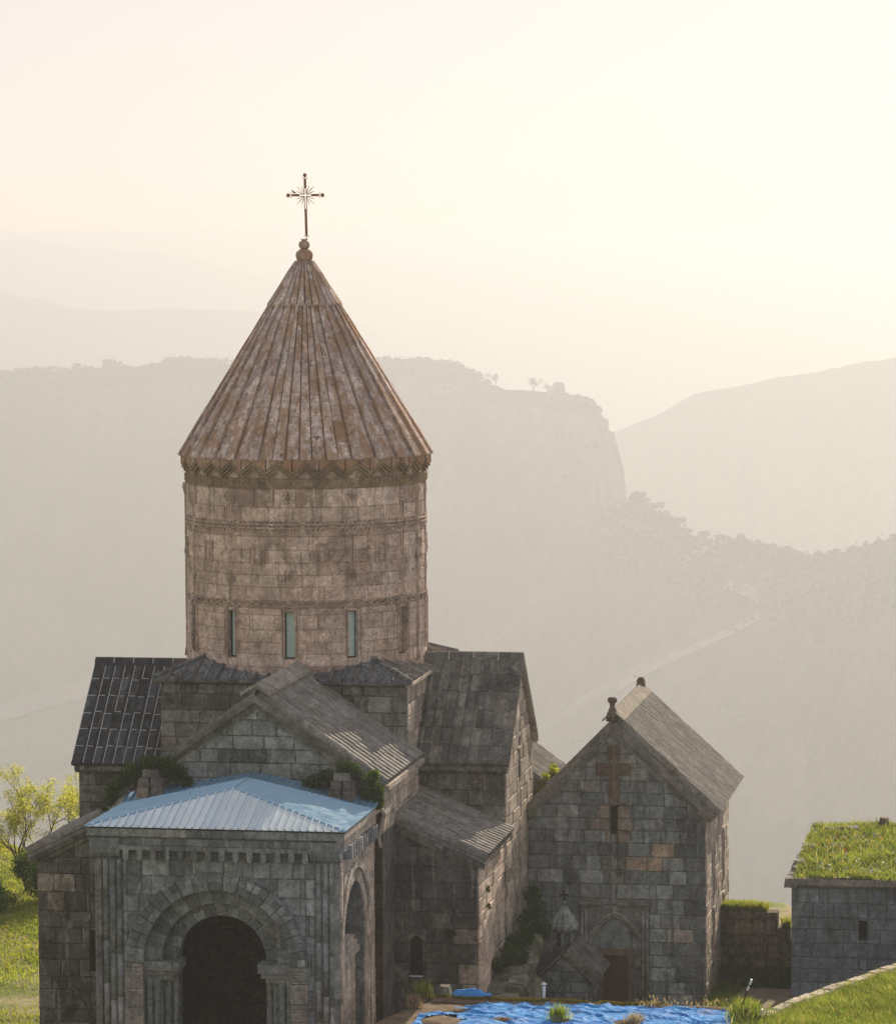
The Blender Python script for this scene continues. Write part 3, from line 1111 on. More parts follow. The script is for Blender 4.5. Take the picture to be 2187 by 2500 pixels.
P_ = lambda x, y: drape(A1, x, y) or (CAM + pray(x, y) * 3800)
rock('rock_tower', 'squat rock tower standing up from the cliff-top ridge', [(P_(1363, 972), 10, 8, 19), (P_(1352, 970), 10, 7, 9), (P_(1375, 975), 10, 7, 8)], 5)
rock('crag_row', 'low crags in a row on the brink of the cliff', [(P_(1395, 974), 8, 5, 5), (P_(1412, 976), 5, 5, 7), (P_(1425, 979), 8, 5, 5), (P_(1441, 985), 6, 5, 6), (P_(1456, 1002), 6, 5, 6), (P_(1474, 1034), 6, 5, 6), (P_(1490, 1068), 6, 5, 7)], 6)


def far_house(name, label, layer, x, y, w, d, h, wall, roof):
    p = drape(layer, x, y)
    t = thing(name, label, 'house', p)
    q = p - Z * 1.5
    X, Y = Vector((1, 0, 0)), Vector((0, 1, 0))
    MB().box(q - X * w / 2, X * w, Y * d, Z * (h + 1.5)).build('wall', wall, t)
    g = q + Z * (h + 1.5)
    mb = MB()
    mb.extrude([g - X * (w / 2 + 0.4), g - X * (w / 2 + 0.4) + Y * d + Z * 0.2, g - X * (w / 2 + 0.4) + Y * d / 2 + Z * h * 0.5], X * (w + 0.8))
    mb.build('roof', roof, t)
    for k in (-0.3, 0.0, 0.3):
        MB().box(q + X * (k * w - 0.6) - Y * 0.12 + Z * (h * 0.45 + 1.2), X * 1.2, Y * 0.1, Z * 1.4).build('window', M['joint'], t)


far_house('valley_house', 'tiny white house far below on the misty slope', A1, 1434, 1478, 18, 11, 6, M['white_paint'], M['white_paint'])
far_house('valley_shed', 'tiny shed with a glinting roof in the mist left of the chapel ridge', A1, 1485, 1676, 13, 10, 4.5, M['sidewall'], M['white_paint'])  # white roof colour stands in for the glint on its metal

# haze: one even body of air round the camera and everything built
hz = MB().box(Vector((-14000, -300, -1001)), Vector((28000, 0, 0)), Vector((0, 24500, 0)), Vector((0, 0, 1001 + 37)))
n = NT('haze_air')
pv = n.n('ShaderNodeVolumePrincipled')
pv.inputs['Color'].default_value = clr(HAZE_COLOR)
pv.inputs['Density'].default_value = HAZE_DENSITY
pv.inputs['Anisotropy'].default_value = HAZE_G
n.l(pv.outputs[0], n.out.inputs['Volume'])
n.m.cycles.homogeneous_volume = True
hz = hz.build('haze', n.m, None)
tag(hz, 'pale morning haze filling the gorge', 'haze', kind='stuff')

# ================================================================== the cathedral
church = thing('stone_church', 'large dark stone church with a round drum and pointed cone dome topped by a cross', 'church', W(0, 0, 0))


def empty_part(name, parent, loc):
    return link(name, None, parent, Vector(loc))


def run(part, name, P0, P1, a, b, n, mat, seed, gap=0.012, chamfer=0.0):
    """A course of n moulded stones from P0 to P1; a and b span the cross-section from P0."""
    rng = random.Random(seed)
    d = P1 - P0
    L = d.length
    cuts = [0] + [(i + rng.uniform(-0.25, 0.25)) / n for i in range(1, n)] + [1]
    for i in range(n):
        s0, s1 = cuts[i] + gap / 2 / L, cuts[i + 1] - gap / 2 / L
        j = rng.uniform(-0.008, 0.008)
        p = P0 + d * s0 + a * j
        q = d * (s1 - s0)
        mb = MB()
        if chamfer:
            c = chamfer
            prof = [Vector(), a * (1 - c), a + b * c * 0.6, a + b, b]
            vs = [p + w for w in prof] + [p + q + w for w in prof]
            k = len(prof)
            fs = [tuple(range(k)), tuple(range(k, 2 * k))[::-1]] + [(x, x + k, (x + 1) % k + k, (x + 1) % k) for x in range(k)]
            if a.cross(b).dot(q) > 0:
                fs = [f[::-1] for f in fs]
            mb.add(vs, fs, (rng.uniform(0.2, 0.8), 0.3 if rng.random() < 0.05 else 0.0, rng.uniform(0.25, 0.75)))
        else:
            mb.box(p, q, a, b, (rng.uniform(0.2, 0.8), 0.3 if rng.random() < 0.05 else 0.0, rng.uniform(0.25, 0.75)))
        mb.build(name, mat, part)


# ---- round drum
DR = 4.84
drum = None


def build_drum():
    global drum
    zb, zt, w0, w1 = 14.2, 22.9, 14.95, 16.82
    hw = 0.215 / DR
    A0 = R(3.8)
    wins = [k * math.pi / 6 + A0 for k in range(12)]
    ang = sorted(set([round(a, 5) for a in np.arange(-math.pi, math.pi, R(3))] + [round(((w + math.pi) % (2 * math.pi) - math.pi) + s * hw, 5) for w in wins for s in (-1, 1)]))
    ang = [a for a in ang if not any(abs(((a - w + math.pi) % (2 * math.pi)) - math.pi) < hw - 1e-4 for w in wins)]
    ang.append(ang[0] + 2 * math.pi)
    vs, fs = [], []
    pt = lambda a, r, z: W(-math.cos(a) * r, math.sin(a) * r, z)

    def quad(*p):
        b = len(vs)
        vs.extend(p)
        fs.append((b, b + 1, b + 2, b + 3))
    for a, b in zip(ang[:-1], ang[1:]):
        mid = (a + b) / 2
        isw = any(abs(((mid - w + math.pi) % (2 * math.pi)) - math.pi) < hw for w in wins)
        for z0, z1 in ([(zb, w0), (w1, zt)] if isw else [(zb, zt)]):
            quad(pt(a, DR, z0), pt(b, DR, z0), pt(b, DR, z1), pt(a, DR, z1))
        if isw:
            quad(pt(a, DR, w0), pt(a, 4.1, w0), pt(a, 4.1, w1), pt(a, DR, w1))
            quad(pt(b, DR, w0), pt(b, DR, w1), pt(b, 4.1, w1), pt(b, 4.1, w0))
            quad(pt(a, DR, w0), pt(b, DR, w0), pt(b, 4.1, w0), pt(a, 4.1, w0))
            quad(pt(a, DR, w1), pt(a, 4.1, w1), pt(b, 4.1, w1), pt(b, DR, w1))
    drum = obj('drum', vs, fs, M['drum'], church, (0.35, 0.2, 0.4), origin=W(0, 0, zb))
    fr = RoundFrame(DR)
    half = DR * R(108)
    ops = [('rect', DR * w - 0.235, DR * w + 0.235, w0 - 0.02, w1 + 0.02) for w in (A0 + R(q) for q in (-90, -60, -30, 0, 30, 60, 90))]

    def tn(cx, cy, t, rng):
        k = rng.random()
        r, g, b = t
        g = 0.0
        if 21.05 < cy < 21.75:                       # alternating pale and brown blocks under the frieze
            return (0.85, 0.0, 0.62) if k < 0.42 else (0.3, 0.6, 0.4)
        if 19.9 < cy < 20.5:
            return (r * 0.5, 0.35 if k < 0.6 else 0.1, 0.4)
        if cy < 17.0:
            return (0.4 + 0.35 * r, 0.3 if k < 0.07 else 0.0, 0.4 + 0.25 * b)
        return (0.2 + 0.6 * r, 0.5 if k < 0.10 else 0.0, 0.35 + 0.35 * b)
    for y0, y1, sd_ in ((14.62, 16.98, 1), (17.26, 20.02, 2), (20.4, 20.98, 3), (20.98, 21.72, 4)):
        face_stones(church, drum, fr, [(-half, y0), (half, y0), (half, y1), (-half, y1)], M['drum'], 40 + sd_, ops if sd_ == 1 else (), (0.46, 0.6) if sd_ != 4 else (0.74, 0.76), (0.55, 1.3), tn, rough=0.018, gap=0.016)
    for i, w in enumerate(wins):                     # window glass with its dark frame
        if math.cos(w) < -0.3:
            continue
        mb = MB()
        c, tg, nn = pt(w, 4.58, 0), (V * math.cos(w) + U * math.sin(w)), (V * math.sin(w) - U * math.cos(w))
        mb.box(c - tg * 0.15 + Z * (w0 + 0.06), tg * 0.34, Z * (w1 - w0 - 0.1), nn * 0.02)
        wp = mb.build('window', M['glass'], drum)
        fb = MB()
        for x in (-0.22, 0.19):
            fb.box(c + tg * x + Z * (w0 + 0.003), tg * (0.07 if x < 0 else 0.025), Z * (w1 - w0 - 0.006), nn * 0.06)
        fb.box(c - tg * 0.15 + Z * (w1 - 0.04), tg * 0.34, Z * 0.036, nn * 0.06)
        fb.box(c - tg * 0.15 + Z * (w0 + 0.003), tg * 0.34, Z * 0.05, nn * 0.06)
        fb.build('window_frame', M['joint'], drum)
    # base moulding, frieze and string courses
    for nm, z0, z1, r0, r1, mt in (('base_moulding', 14.2, 14.62, 5.02, 4.93, M['drum']), ('frieze', 21.74, 22.14, 4.93, 4.93, M['eave'])):
        mb = MB()
        prof = [(r0 - 0.1, z0), (r0, z0 + 0.02), (r1, (z0 + z1) / 2), (r1, z1 - 0.03), (r1 - 0.06, z1), (4.7, z1)]
        mb.lathe(W(0, 0, 0), prof, 90, (0.4, 0.25, 0.4))
        mb.build(nm, mt, drum)
    # shared carved ornaments, set round the drum by turning about its axis
    shapes = {}

    def ornament(name, a, z, build, mat, r=DR):
        key = (name, mat.name, build.__name__)
        if key not in shapes:
            mb = MB()
            build(mb)
            shapes[key] = make_mesh(name, mb.v, mb.f, mat, mb.t)
        o = link(name, shapes[key], drum, pt(a, r, z))
        o.rotation_euler.z = a - TH
        return o
    X, Y = Vector((1, 0, 0)), Vector((0, 1, 0))      # local: x along the wall, -y outwards

    def ring(mb, c, r, w, n=8):
        for i in range(n):
            a, b = 2 * math.pi * i / n, 2 * math.pi * (i + 1) / n
            p0, p1 = c + X * math.cos(a) * r + Z * math.sin(a) * r, c + X * math.cos(b) * r + Z * math.sin(b) * r
            d = (p1 - p0)
            s = d.cross(Y).normalized() * w
            mb.box(p0 - s / 2 - Y * 0.075, d, s, Y * 0.1, (0.55, 0.05, 0.5))

    def rosette(mb):
        for i in range(6):
            ring(mb, Vector((0.17 * math.cos(i * math.pi / 3), 0, 0.17 * math.sin(i * math.pi / 3))), 0.105, 0.04, 7)
        ring(mb, Vector((0, 0, 0)), 0.07, 0.035, 6)

    def link_(mb):
        for a, b in (((-0.19, 0), (0, 0.11)), ((0, 0.11), (0.19, 0)), ((0.19, 0), (0, -0.11)), ((0, -0.11), (-0.19, 0))):
            p0, p1 = X * a[0] + Z * a[1], X * b[0] + Z * b[1]
            d = p1 - p0
            mb.box(p0 - d.cross(Y).normalized() * 0.02 - Y * 0.09, d, d.cross(Y).normalized() * 0.04, Y * 0.1, (0.5, 0.3, 0.4))

    def rib(mb):
        for x in (-0.075, 0.045):
            mb.box(X * x - Y * 0.07, X * 0.04, Y * 0.1, Z * 4.5, (0.5, 0.05, 0.45))

    def hood(mb):
        for s in (-1, 1):
            for k in range(2):
                o_ = k * 0.1
                mb.box(X * (s * (0.33 - o_)) - Y * 0.10 + Z * (-1.95), X * 0.05, Y * 0.12, Z * 1.9, (0.5, 0.3, 0.4))
                p0, p1 = X * (s * (0.38 - o_)) + Z * (-0.07 - o_ * 0.3), Z * (0.22 - o_ * 0.8)
                d = p1 - p0
                mb.box(p0 - Y * 0.10, d, Z * 0.06, Y * 0.12, (0.5, 0.3, 0.4))

    def panel(mb):
        mb.box(X * -0.26 - Y * 0.06, X * 0.52, Y * 0.1, Z * 0.85, (0.3, 0.4, 0.4))
        for x in (-0.26, 0.21):
            mb.box(X * x - Y * 0.10, X * 0.05, Y * 0.05, Z * 0.85, (0.5, 0.4, 0.4))
        for z in (0.0, 0.8):
            mb.box(X * -0.21 - Y * 0.10 + Z * z, X * 0.42, Y * 0.05, Z * 0.05, (0.5, 0.4, 0.4))
        mb.lathe(X * 0 - Y * 0.05 + Z * 0.12, [(0.10, 0), (0.13, 0.1), (0.07, 0.36), (0.05, 0.4), (0.075, 0.47), (0.05, 0.55)], 7, (0.6, 0.3, 0.5))

    def bead(mb):
        mb.box(X * -0.07 - Y * 0.11, X * 0.09, Y * 0.08, Z * 0.14, (0.5, 0.3, 0.4))
        mb.box(X * -0.05 - Y * 0.12 + Z * 0.19, X * 0.12, Y * 0.08, Z * 0.06, (0.5, 0.3, 0.4))
    for k in range(-3, 4):
        a = k * math.pi / 6 + A0
        ornament('carved_rib', a, 17.3, rib, M['drum'])
        ornament('window_hood', a, 17.0, hood, M['drum'])
        for z in (18.25, 20.22, 21.38):
            ornament('carved_rosette', a, z, rosette, M['drum'])
        for dx in (-9.5, -4.5, 4.5, 9.5):
            ornament('carved_rosette', a + R(dx + 3), 20.22, rosette, M['drum']) if (k + int(dx)) % 2 else None
        ornament('relief_panel', a + R(15.5), 18.72, panel, M['drum'])
    for k in range(-24, 25):
        ornament('carved_link', k * R(4.5), 17.14, link_, M['drum'])
    for k in range(-40, 41):
        ornament('carved_bead', k * R(2.6), 21.83, bead, M['eave'])
    for z, r1, h in ((20.13, 4.94, 0.06), (20.28, 4.94, 0.06), (17.02, 4.92, 0.05), (17.23, 4.92, 0.04)):
        MB().lathe(W(0, 0, z), [(4.7, 0), (r1 - 0.01, 0.002), (r1, h / 2), (r1 - 0.01, h), (4.7, h + 0.002)], 90, (0.45, 0.35, 0.35)).build('string_course', M['drum'], drum)
    # engaged colonnettes on the flank
    for a in (-78, 78):
        c = pt(R(a), DR + 0.02, 0)
        mb = MB().lathe(c, [(0.16, 14.62), (0.13, 14.9), (0.1, 15.0), (0.1, 21.2), (0.12, 21.25), (0.16, 21.45), (0.19, 21.5), (0.16, 21.7)], 12, (0.5, 0.3, 0.4))
        mb.build('colonnette', M['drum'], drum, True)


build_drum()

# ---- cone dome
def cone_r(z):
    return 0.29 + (30.70 - z) * (5.05 - 0.29) / (30.70 - 22.86)


def build_cone():
    n = 60
    pt = lambda a, r, z: W(-math.cos(a) * r, math.sin(a) * r, z)
    core = MB().lathe(W(0, 0, 0), [(4.6, 22.3), (4.95, 22.5), (cone_r(22.86) - 0.06, 22.86), (cone_r(28.95) - 0.06, 28.95), (0.2, 30.72)], 60, (0.3, 0.5, 0.3))
    cone = core.build('cone_roof', M['cone'], church)
    rng = random.Random(77)
    fold = lambda k, z: 0.0
    lift = lambda k, z: (0.15 if k % 2 == 0 else 0.0) * (0.55 + 0.45 * min(1.0, (29.2 - z) / 5.0))
    bnd = [2 * math.pi / 30 * (k // 2 + (0.0 if k % 2 == 0 else 0.46)) for k in range(n + 1)]

    def slab(c4, nrm_off, tone, name='roof_slab', bev=0.014):
        g = sum(c4, Vector()) / 4
        nr = (c4[1] - c4[0]).cross(c4[3] - c4[0]).normalized()
        gx = (c4[1] - c4[0]).normalized() * min(0.03, (c4[1] - c4[0]).length * 0.08)
        q = [c4[0] + gx, c4[1] - gx, c4[2] - gx, c4[3] + gx]
        q = [g + (p - g) * 0.996 for p in q]
        vs = [p - nr * 0.14 for p in q] + [p + nr * (nrm_off - bev) for p in q] + [g + (p - g) * 0.965 + nr * nrm_off for p in q]
        fs = [(i, (i + 1) % 4, (i + 1) % 4 + 4, i + 4) for i in range(4)] + [(i + 4, (i + 1) % 4 + 4, (i + 1) % 4 + 8, i + 8) for i in range(4)] + [(8, 9, 10, 11)]
        stone(church, cone, name, vs, fs, M['cone'], tone)
    for k in range(n):
        a, b = bnd[k] - R(2.76), bnd[k + 1] - R(2.76)
        rows = rng.choice((8, 9, 10))
        strip = rng.random()
        zs = [28.97] + [28.97 + (22.86 - 28.97) * min(0.99, ((i + rng.uniform(-0.3, 0.3)) / rows)) for i in range(1, rows)] + [22.86]
        for i in range(rows):
            z1, z0 = zs[i], zs[i + 1]
            c4 = [pt(a, cone_r(z0) + lift(k, z0), z0), pt(b, cone_r(z0) + lift(k, z0), z0), pt(b, cone_r(z1) + lift(k, z1), z1), pt(a, cone_r(z1) + lift(k, z1), z1)]
            slab(c4, 0.02 + 0.02 * rng.random(), (min(1, max(0, strip * 0.6 + 0.2 + rng.uniform(-0.2, 0.2))), 0.6 if rng.random() < 0.08 else 0.0, 0.3 + 0.4 * rng.random()))
        # hanging slab ends: points at the valleys
        a, b = k * 2 * math.pi / n, (k + 1) * 2 * math.pi / n
        zp = lambda q: 22.80 if q % 2 == 0 else 22.42
        r = 5.07
        c4 = [pt(a, r, zp(k)), pt(b, r, zp(k + 1)), pt(b, r, 22.9), pt(a, r, 22.9)]
        slab(c4, 0.03, (rng.random() * 0.6, 0.9, 0.3 + 0.3 * rng.random()), 'slab_end')
    n2 = 30
    for k in range(n2):
        a, b = k * 2 * math.pi / n2, (k + 1) * 2 * math.pi / n2
        for z1, z0 in ((30.68, 30.2), (30.2, 29.62), (29.62, 28.93)):
            o_ = 0.10 if z0 > 29 else 0.14
            slab([pt(a, cone_r(z0) + o_, z0), pt(b, cone_r(z0) + o_, z0), pt(b, cone_r(z1) + (0.05 if z1 > 30.5 else 0.10), z1), pt(a, cone_r(z1) + (0.05 if z1 > 30.5 else 0.10), z1)], 0.02 + 0.02 * rng.random(), (rng.uniform(0.3, 0.8), 0.5 if rng.random() < 0.2 else 0.0, rng.random()), 'cap_slab')
    MB().lathe(W(0, 0, 0), [(1.0, 28.86), (cone_r(28.9) + 0.15, 28.88), (cone_r(28.95) + 0.165, 28.95), (cone_r(28.97) + 0.10, 28.99), (1.1, 29.0)], 60, (0.4, 0.4, 0.3)).build('collar', M['cone'], cone)
    # chevron cornice under the eave
    for k in range(30):
        a = k * 2 * math.pi / 30
        if math.cos(a) < -0.25:
            continue
        mb = MB()
        for j in range(3):
            r0, dz, t = 5.06 - 0.085 * j, -0.14 * j, 0.10
            for s in (-1, 1):
                p = [(0.0, 22.78 + dz), (s * R(6), 22.40 + dz)]
                q = [pt(a + p[0][0], r0, p[0][1]), pt(a + p[1][0], r0, p[1][1]), pt(a + p[1][0], r0, p[1][1] - t), pt(a + p[0][0], r0, p[0][1] - t)]
                iw = pt(a, -0.22, 0) - W(0, 0, 0)
                mb.extrude(q, iw, (0.35 + 0.3 * rng.random(), 0.4 * rng.random(), 0.4 + 0.3 * rng.random()))
        mb.build('chevron', M['eave'], cone)
    # finial and cross
    MB().lathe(W(0, 0, 30.68), [(0.27, 0), (0.31, 0.03), (0.34, 0.14), (0.355, 0.25), (0.32, 0.36), (0.22, 0.45), (0.14, 0.49)], 20, (0.4, 0.6, 0.5)).build('finial_bulb', M['cone'], cone, True)
    MB().lathe(W(0, 0, 31.15), [(0.13, 0), (0.2, 0.08), (0.235, 0.19), (0.2, 0.29), (0.12, 0.345), (0.10, 0.36), (0.15, 0.41), (0.13, 0.42)], 20, (0.4, 0.6, 0.5)).build('finial_vase', M['cone'], cone, True)


build_cone()


def build_cross():
    base = W(0, 0.10, 31.55)
    A = (Z + V * -0.02).normalized()                 # the cross leans a touch
    Bx = V
    cr = empty_part('cross', church, base)
    T = -U * 0.05
    c = base + A * 1.79
    mb = MB()

    def bar(p, q, w, th=0.05):
        d = q - p
        s = d.cross(U).normalized() * w
        mb.box(p - s / 2 + U * th / 2, d, s, -U * th)
    bar(base + A * 0.18, c - A * 0.56, 0.10)
    bar(c + A * 0.28, c + A * 0.62, 0.10)
    for s in (-1, 1):
        bar(c + Bx * s * 0.25, c + Bx * s * 0.52, 0.10)
        for o_ in (-0.04, 0.04):                     # open slot in the heart of the cross
            bar(c + Bx * (s * 0.04) + A * o_, c + Bx * s * 0.25 + A * o_, 0.025)
        bar(c + A * 0.04 + Bx * s * 0.04, c + A * 0.28 + Bx * s * 0.04, 0.025)
        bar(c - A * 0.04 + Bx * s * 0.04, c - A * 0.56 + Bx * s * 0.04, 0.025)
    bar(base, base + A * 0.18, 0.03)
    mb.build('shaft', M['iron'], cr)
    for p, d in ((c + A * 0.62, A), (c + Bx * 0.52, Bx), (c - Bx * 0.52, -Bx), (base + A * 0.2, -A)):
        fb = MB()
        sd_ = d.cross(U).normalized()
        for s in (-1, 1):
            fb.tube(p, p + d * 0.10 + sd_ * s * 0.11, 0.018, 0.014, 5)
        if d.dot(A) > -0.5:
            fb.tube(p, p + d * 0.12, 0.018, 0.016, 5)
            bb = MB().lathe(p + d * 0.19 - Z * 0.085, [(0.02, 0), (0.06, 0.025), (0.085, 0.085), (0.06, 0.145), (0.02, 0.17)], 12)
            bb.build('ball', M['iron'], cr, True)
        fb.build('flourish', M['iron'], cr)
    for k in range(4):
        for j, (da, L) in enumerate(((-20, 0.34), (0, 0.46), (20, 0.34))):
            a = R(45 + 90 * k + da)
            d = Bx * math.cos(a) + A * math.sin(a)
            rb = MB()
            rb.tube(c + d * 0.08, c + d * (0.08 + L * 0.6), 0.018, 0.02, 4)
            rb.tube(c + d * (0.08 + L * 0.6), c + d * (0.08 + L) + (Bx * -math.sin(a) + A * math.cos(a)) * (0.02 * da / 20), 0.02, 0.006, 4)
            rb.build('ray', M['iron'], cr)
    # a small bird on the arm
    p = c - Bx * 0.47 + A * 0.055
    sp_ = [(-0.11, 0.03, 0.006), (-0.06, 0.045, 0.018), (-0.01, 0.06, 0.036), (0.03, 0.085, 0.036), (0.055, 0.115, 0.022), (0.07, 0.14, 0.024), (0.088, 0.145, 0.012), (0.11, 0.142, 0.002)]
    b = MB().path([p + Bx * -x + A * z for x, z, r in sp_], [r for x, z, r in sp_], 8)
    b.tube(p + A * 0.05 - U * 0.015, p - U * 0.015, 0.005, 0.005, 4)
    b.tube(p + A * 0.05 + U * 0.015, p + U * 0.015, 0.005, 0.005, 4)
    o = b.build('bird', M['feather'], None, True)
    tag(o, 'tiny dark bird perched on the arm of the dome cross', 'bird')


build_cross()

# ---- square base under the drum
def build_base():
    base = MB().uvbox(-5.0, 5.0, -4.9, 5.08, 8.0, 14.0, (0.3, 0, 0.3)).build('crossing_base', M['basalt'], church)
    tn = lambda cx, cy, t, rng: (0.35 + 0.65 * t[0], t[1] * 0.3, t[2])
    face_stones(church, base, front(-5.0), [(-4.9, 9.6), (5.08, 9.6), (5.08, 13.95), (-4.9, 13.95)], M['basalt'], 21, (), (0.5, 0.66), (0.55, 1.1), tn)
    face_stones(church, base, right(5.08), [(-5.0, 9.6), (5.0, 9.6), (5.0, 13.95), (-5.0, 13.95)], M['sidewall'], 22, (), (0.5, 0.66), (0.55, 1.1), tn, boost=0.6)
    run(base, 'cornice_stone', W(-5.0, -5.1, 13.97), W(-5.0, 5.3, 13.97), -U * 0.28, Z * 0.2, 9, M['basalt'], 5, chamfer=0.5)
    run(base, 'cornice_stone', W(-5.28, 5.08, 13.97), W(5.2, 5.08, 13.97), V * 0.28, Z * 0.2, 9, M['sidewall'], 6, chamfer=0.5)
    e, i_, z0, z1 = 5.32, 3.2, 14.18, 14.95
    q = [(-e, -e + 0.15), (-e, e), (e, e), (e, -e + 0.15)]
    w = [(-i_, -i_), (-i_, i_), (i_, i_), (i_, -i_)]
    vs = [W(u, v, z0) for u, v in q] + [W(u, v, z1) for u, v in w] + [W(u, v, z0 - 0.1) for u, v in q]
    fs = [(k, (k + 1) % 4, (k + 1) % 4 + 4, k + 4) for k in range(4)] + [(k + 8, (k + 1) % 4 + 8, (k + 1) % 4, k) for k in range(4)] + [(4, 5, 6, 7), (11, 10, 9, 8)]
    obj('hip_roof', vs, fs, M['tile_blue'], base, (0.5, 0, 0.5))
    rng = random.Random(9)
    for side in (0, 1):
        N = 21
        for k in range(N):
            s = -1 + 2 * (k + 0.5) / N
            if side == 0:
                A, B = W(-e - 0.02, s * e, z0 + 0.03), W(-max(i_, abs(s) * 5.0), s * e * 0.99, z0 + 0.03 + (z1 - z0) * (e - max(i_, abs(s) * 5.0)) / (e - i_))
            else:
                A, B = W(s * e, e + 0.02, z0 + 0.03), W(s * e * 0.99, max(i_, abs(s) * 5.0), z0 + 0.03 + (z1 - z0) * (e - max(i_, abs(s) * 5.0)) / (e - i_))
            if (B - A).length > 0.1:
                MB().tube(A, B, 0.075, 0.06, 6, (rng.random(), 0.6 if rng.random() < 0.2 else 0, rng.random())).build('cover_tile', M['tile_blue'] if side == 0 else M['rib'], base)
    for (u0, v0), (u1, v1) in zip(q[:3], w[:3]):
        MB().tube(W(u0, v0, z0 + 0.04), W(u1, v1, z1 + 0.04), 0.085, 0.085, 6, (0.7, 0, 0.6)).build('hip_tile', M['tile_blue'], base)


build_base()

# ---- transepts
def build_transept(sgn, zr, ze, mat, bed, label_seed):
    a, b = (5.0, 8.72) if sgn > 0 else (-8.74, -4.9)
    o0, o1 = (4.9, 8.95) if sgn > 0 else (-8.95, -4.8)
    wm = M['basalt']
    mb = MB().uvbox(-3.5, 3.5, a, b, 0, ze - 0.25, (0.3, 0, 0.3))
    g = [W(-3.5, a, ze - 0.25), W(3.5, a, ze - 0.25), W(0, a, zr - 0.35)]
    mb.extrude(g, V * (b - a), (0.3, 0, 0.3))
    tr = mb.build('transept', wm, church)
    rise = zr - ze
    th_ = 0.16
    off = th_ * math.hypot(3.85, rise) / 3.85
    TL, TR = W(0, o0, zr - off - 0.06), W(0, o1, zr - off - 0.06)
    BL, BR = W(-3.85, o0, ze - off), W(-3.85, o1, ze - off)
    tiled(church, TL, TR, BR, BL, 10, 6, mat, bed, tr, 60 + label_seed, th_, 0.075, 0.05 if sgn < 0 else 0.02)
    MB().extrude([W(0.004, o0, zr - off - 0.06), W(0.004, o1, zr - off - 0.06), W(3.85, o1, ze - off), W(3.85, o0, ze - off)], Vector((0, 0, off + 0.1)), (0.5, 0, 0.5)).build('rear_slope', mat, tr)
    rng = random.Random(label_seed)
    nr = 5 if sgn < 0 else 4
    for k in range(nr):                              # ridge tiles, pale mortar between them
        v0, v1 = o0 + (o1 - o0) * k / nr, o0 + (o1 - o0) * (k + 1) / nr
        mb = MB()
        for x0, x1 in ((v0 + 0.02, v1 - 0.02),):
            mb.extrude([W(-0.3, x0, zr - 0.36), W(-0.2, x0, zr - 0.06), W(-0.1, x0, zr + 0.03), W(0.1, x0, zr + 0.03), W(0.2, x0, zr - 0.06), W(0.3, x0, zr - 0.36)], V * (x1 - x0), rtone(rng, 0.1))
        mb.build('ridge_tile', mat, tr)
        if k:
            MB().extrude([W(-0.29, v0 - 0.02, zr - 0.36), W(-0.19, v0 - 0.02, zr - 0.07), W(-0.09, v0 - 0.02, zr + 0.02), W(0.09, v0 - 0.02, zr + 0.02), W(0.29, v0 - 0.02, zr - 0.36)], V * 0.04).build('mortar_joint', M['mortar'], tr)
    # walls
    dk = lambda cx, cy, t, r: (t[0] * 0.8, t[1] * 0.4, t[2] * 0.8)
    face_stones(church, tr, front(-3.5), [(a, 0), (b, 0), (b, ze - 0.55), (a, ze - 0.55)], wm, 31 + label_seed, (), (0.5, 0.7), (0.6, 1.2), dk)
    run(tr, 'cornice_stone', W(-3.5, o0 + 0.1, ze - 0.52), W(-3.5, o1 - 0.1, ze - 0.52), -U * 0.34, Z * 0.34, 4, wm, 8 + label_seed, chamfer=0.6)
    if sgn > 0:
        sh = [(-3.5, 0), (3.5, 0), (3.5, ze - 0.4), (0, zr - 0.45), (-3.5, ze - 0.4)]
        face_stones(church, tr, right(b), sh, M['sidewall'], 35, [('rect', -0.22, 0.22, 9.5, 11.35)], (0.5, 0.66), (0.5, 1.1), boost=0.7)
        MB().box(W(-0.22, b - 0.3, 9.5), U * 0.44, V * 0.302, Z * 1.85).build('slit_window', M['joint'], tr)
        MB().box(W(-0.45, b + 0.02, 10.9), U * 0.9, V * 0.07, Z * 0.08).build('hood_mould', M['sidewall'], tr)
        for s in (-1, 1):
            run(tr, 'verge_stone', W(0, b, zr - 0.42), W(s * 3.85, b, ze - 0.30), V * 0.2, Z * 0.22, 5, M['sidewall'], 12 + s)
    return tr


build_transept(-1, 14.33, 10.60, M['tile_dark'], M['mortar'], 1)
build_transept(1, 14.78, 10.90, M['tile_grey'], M['joint'], 2)

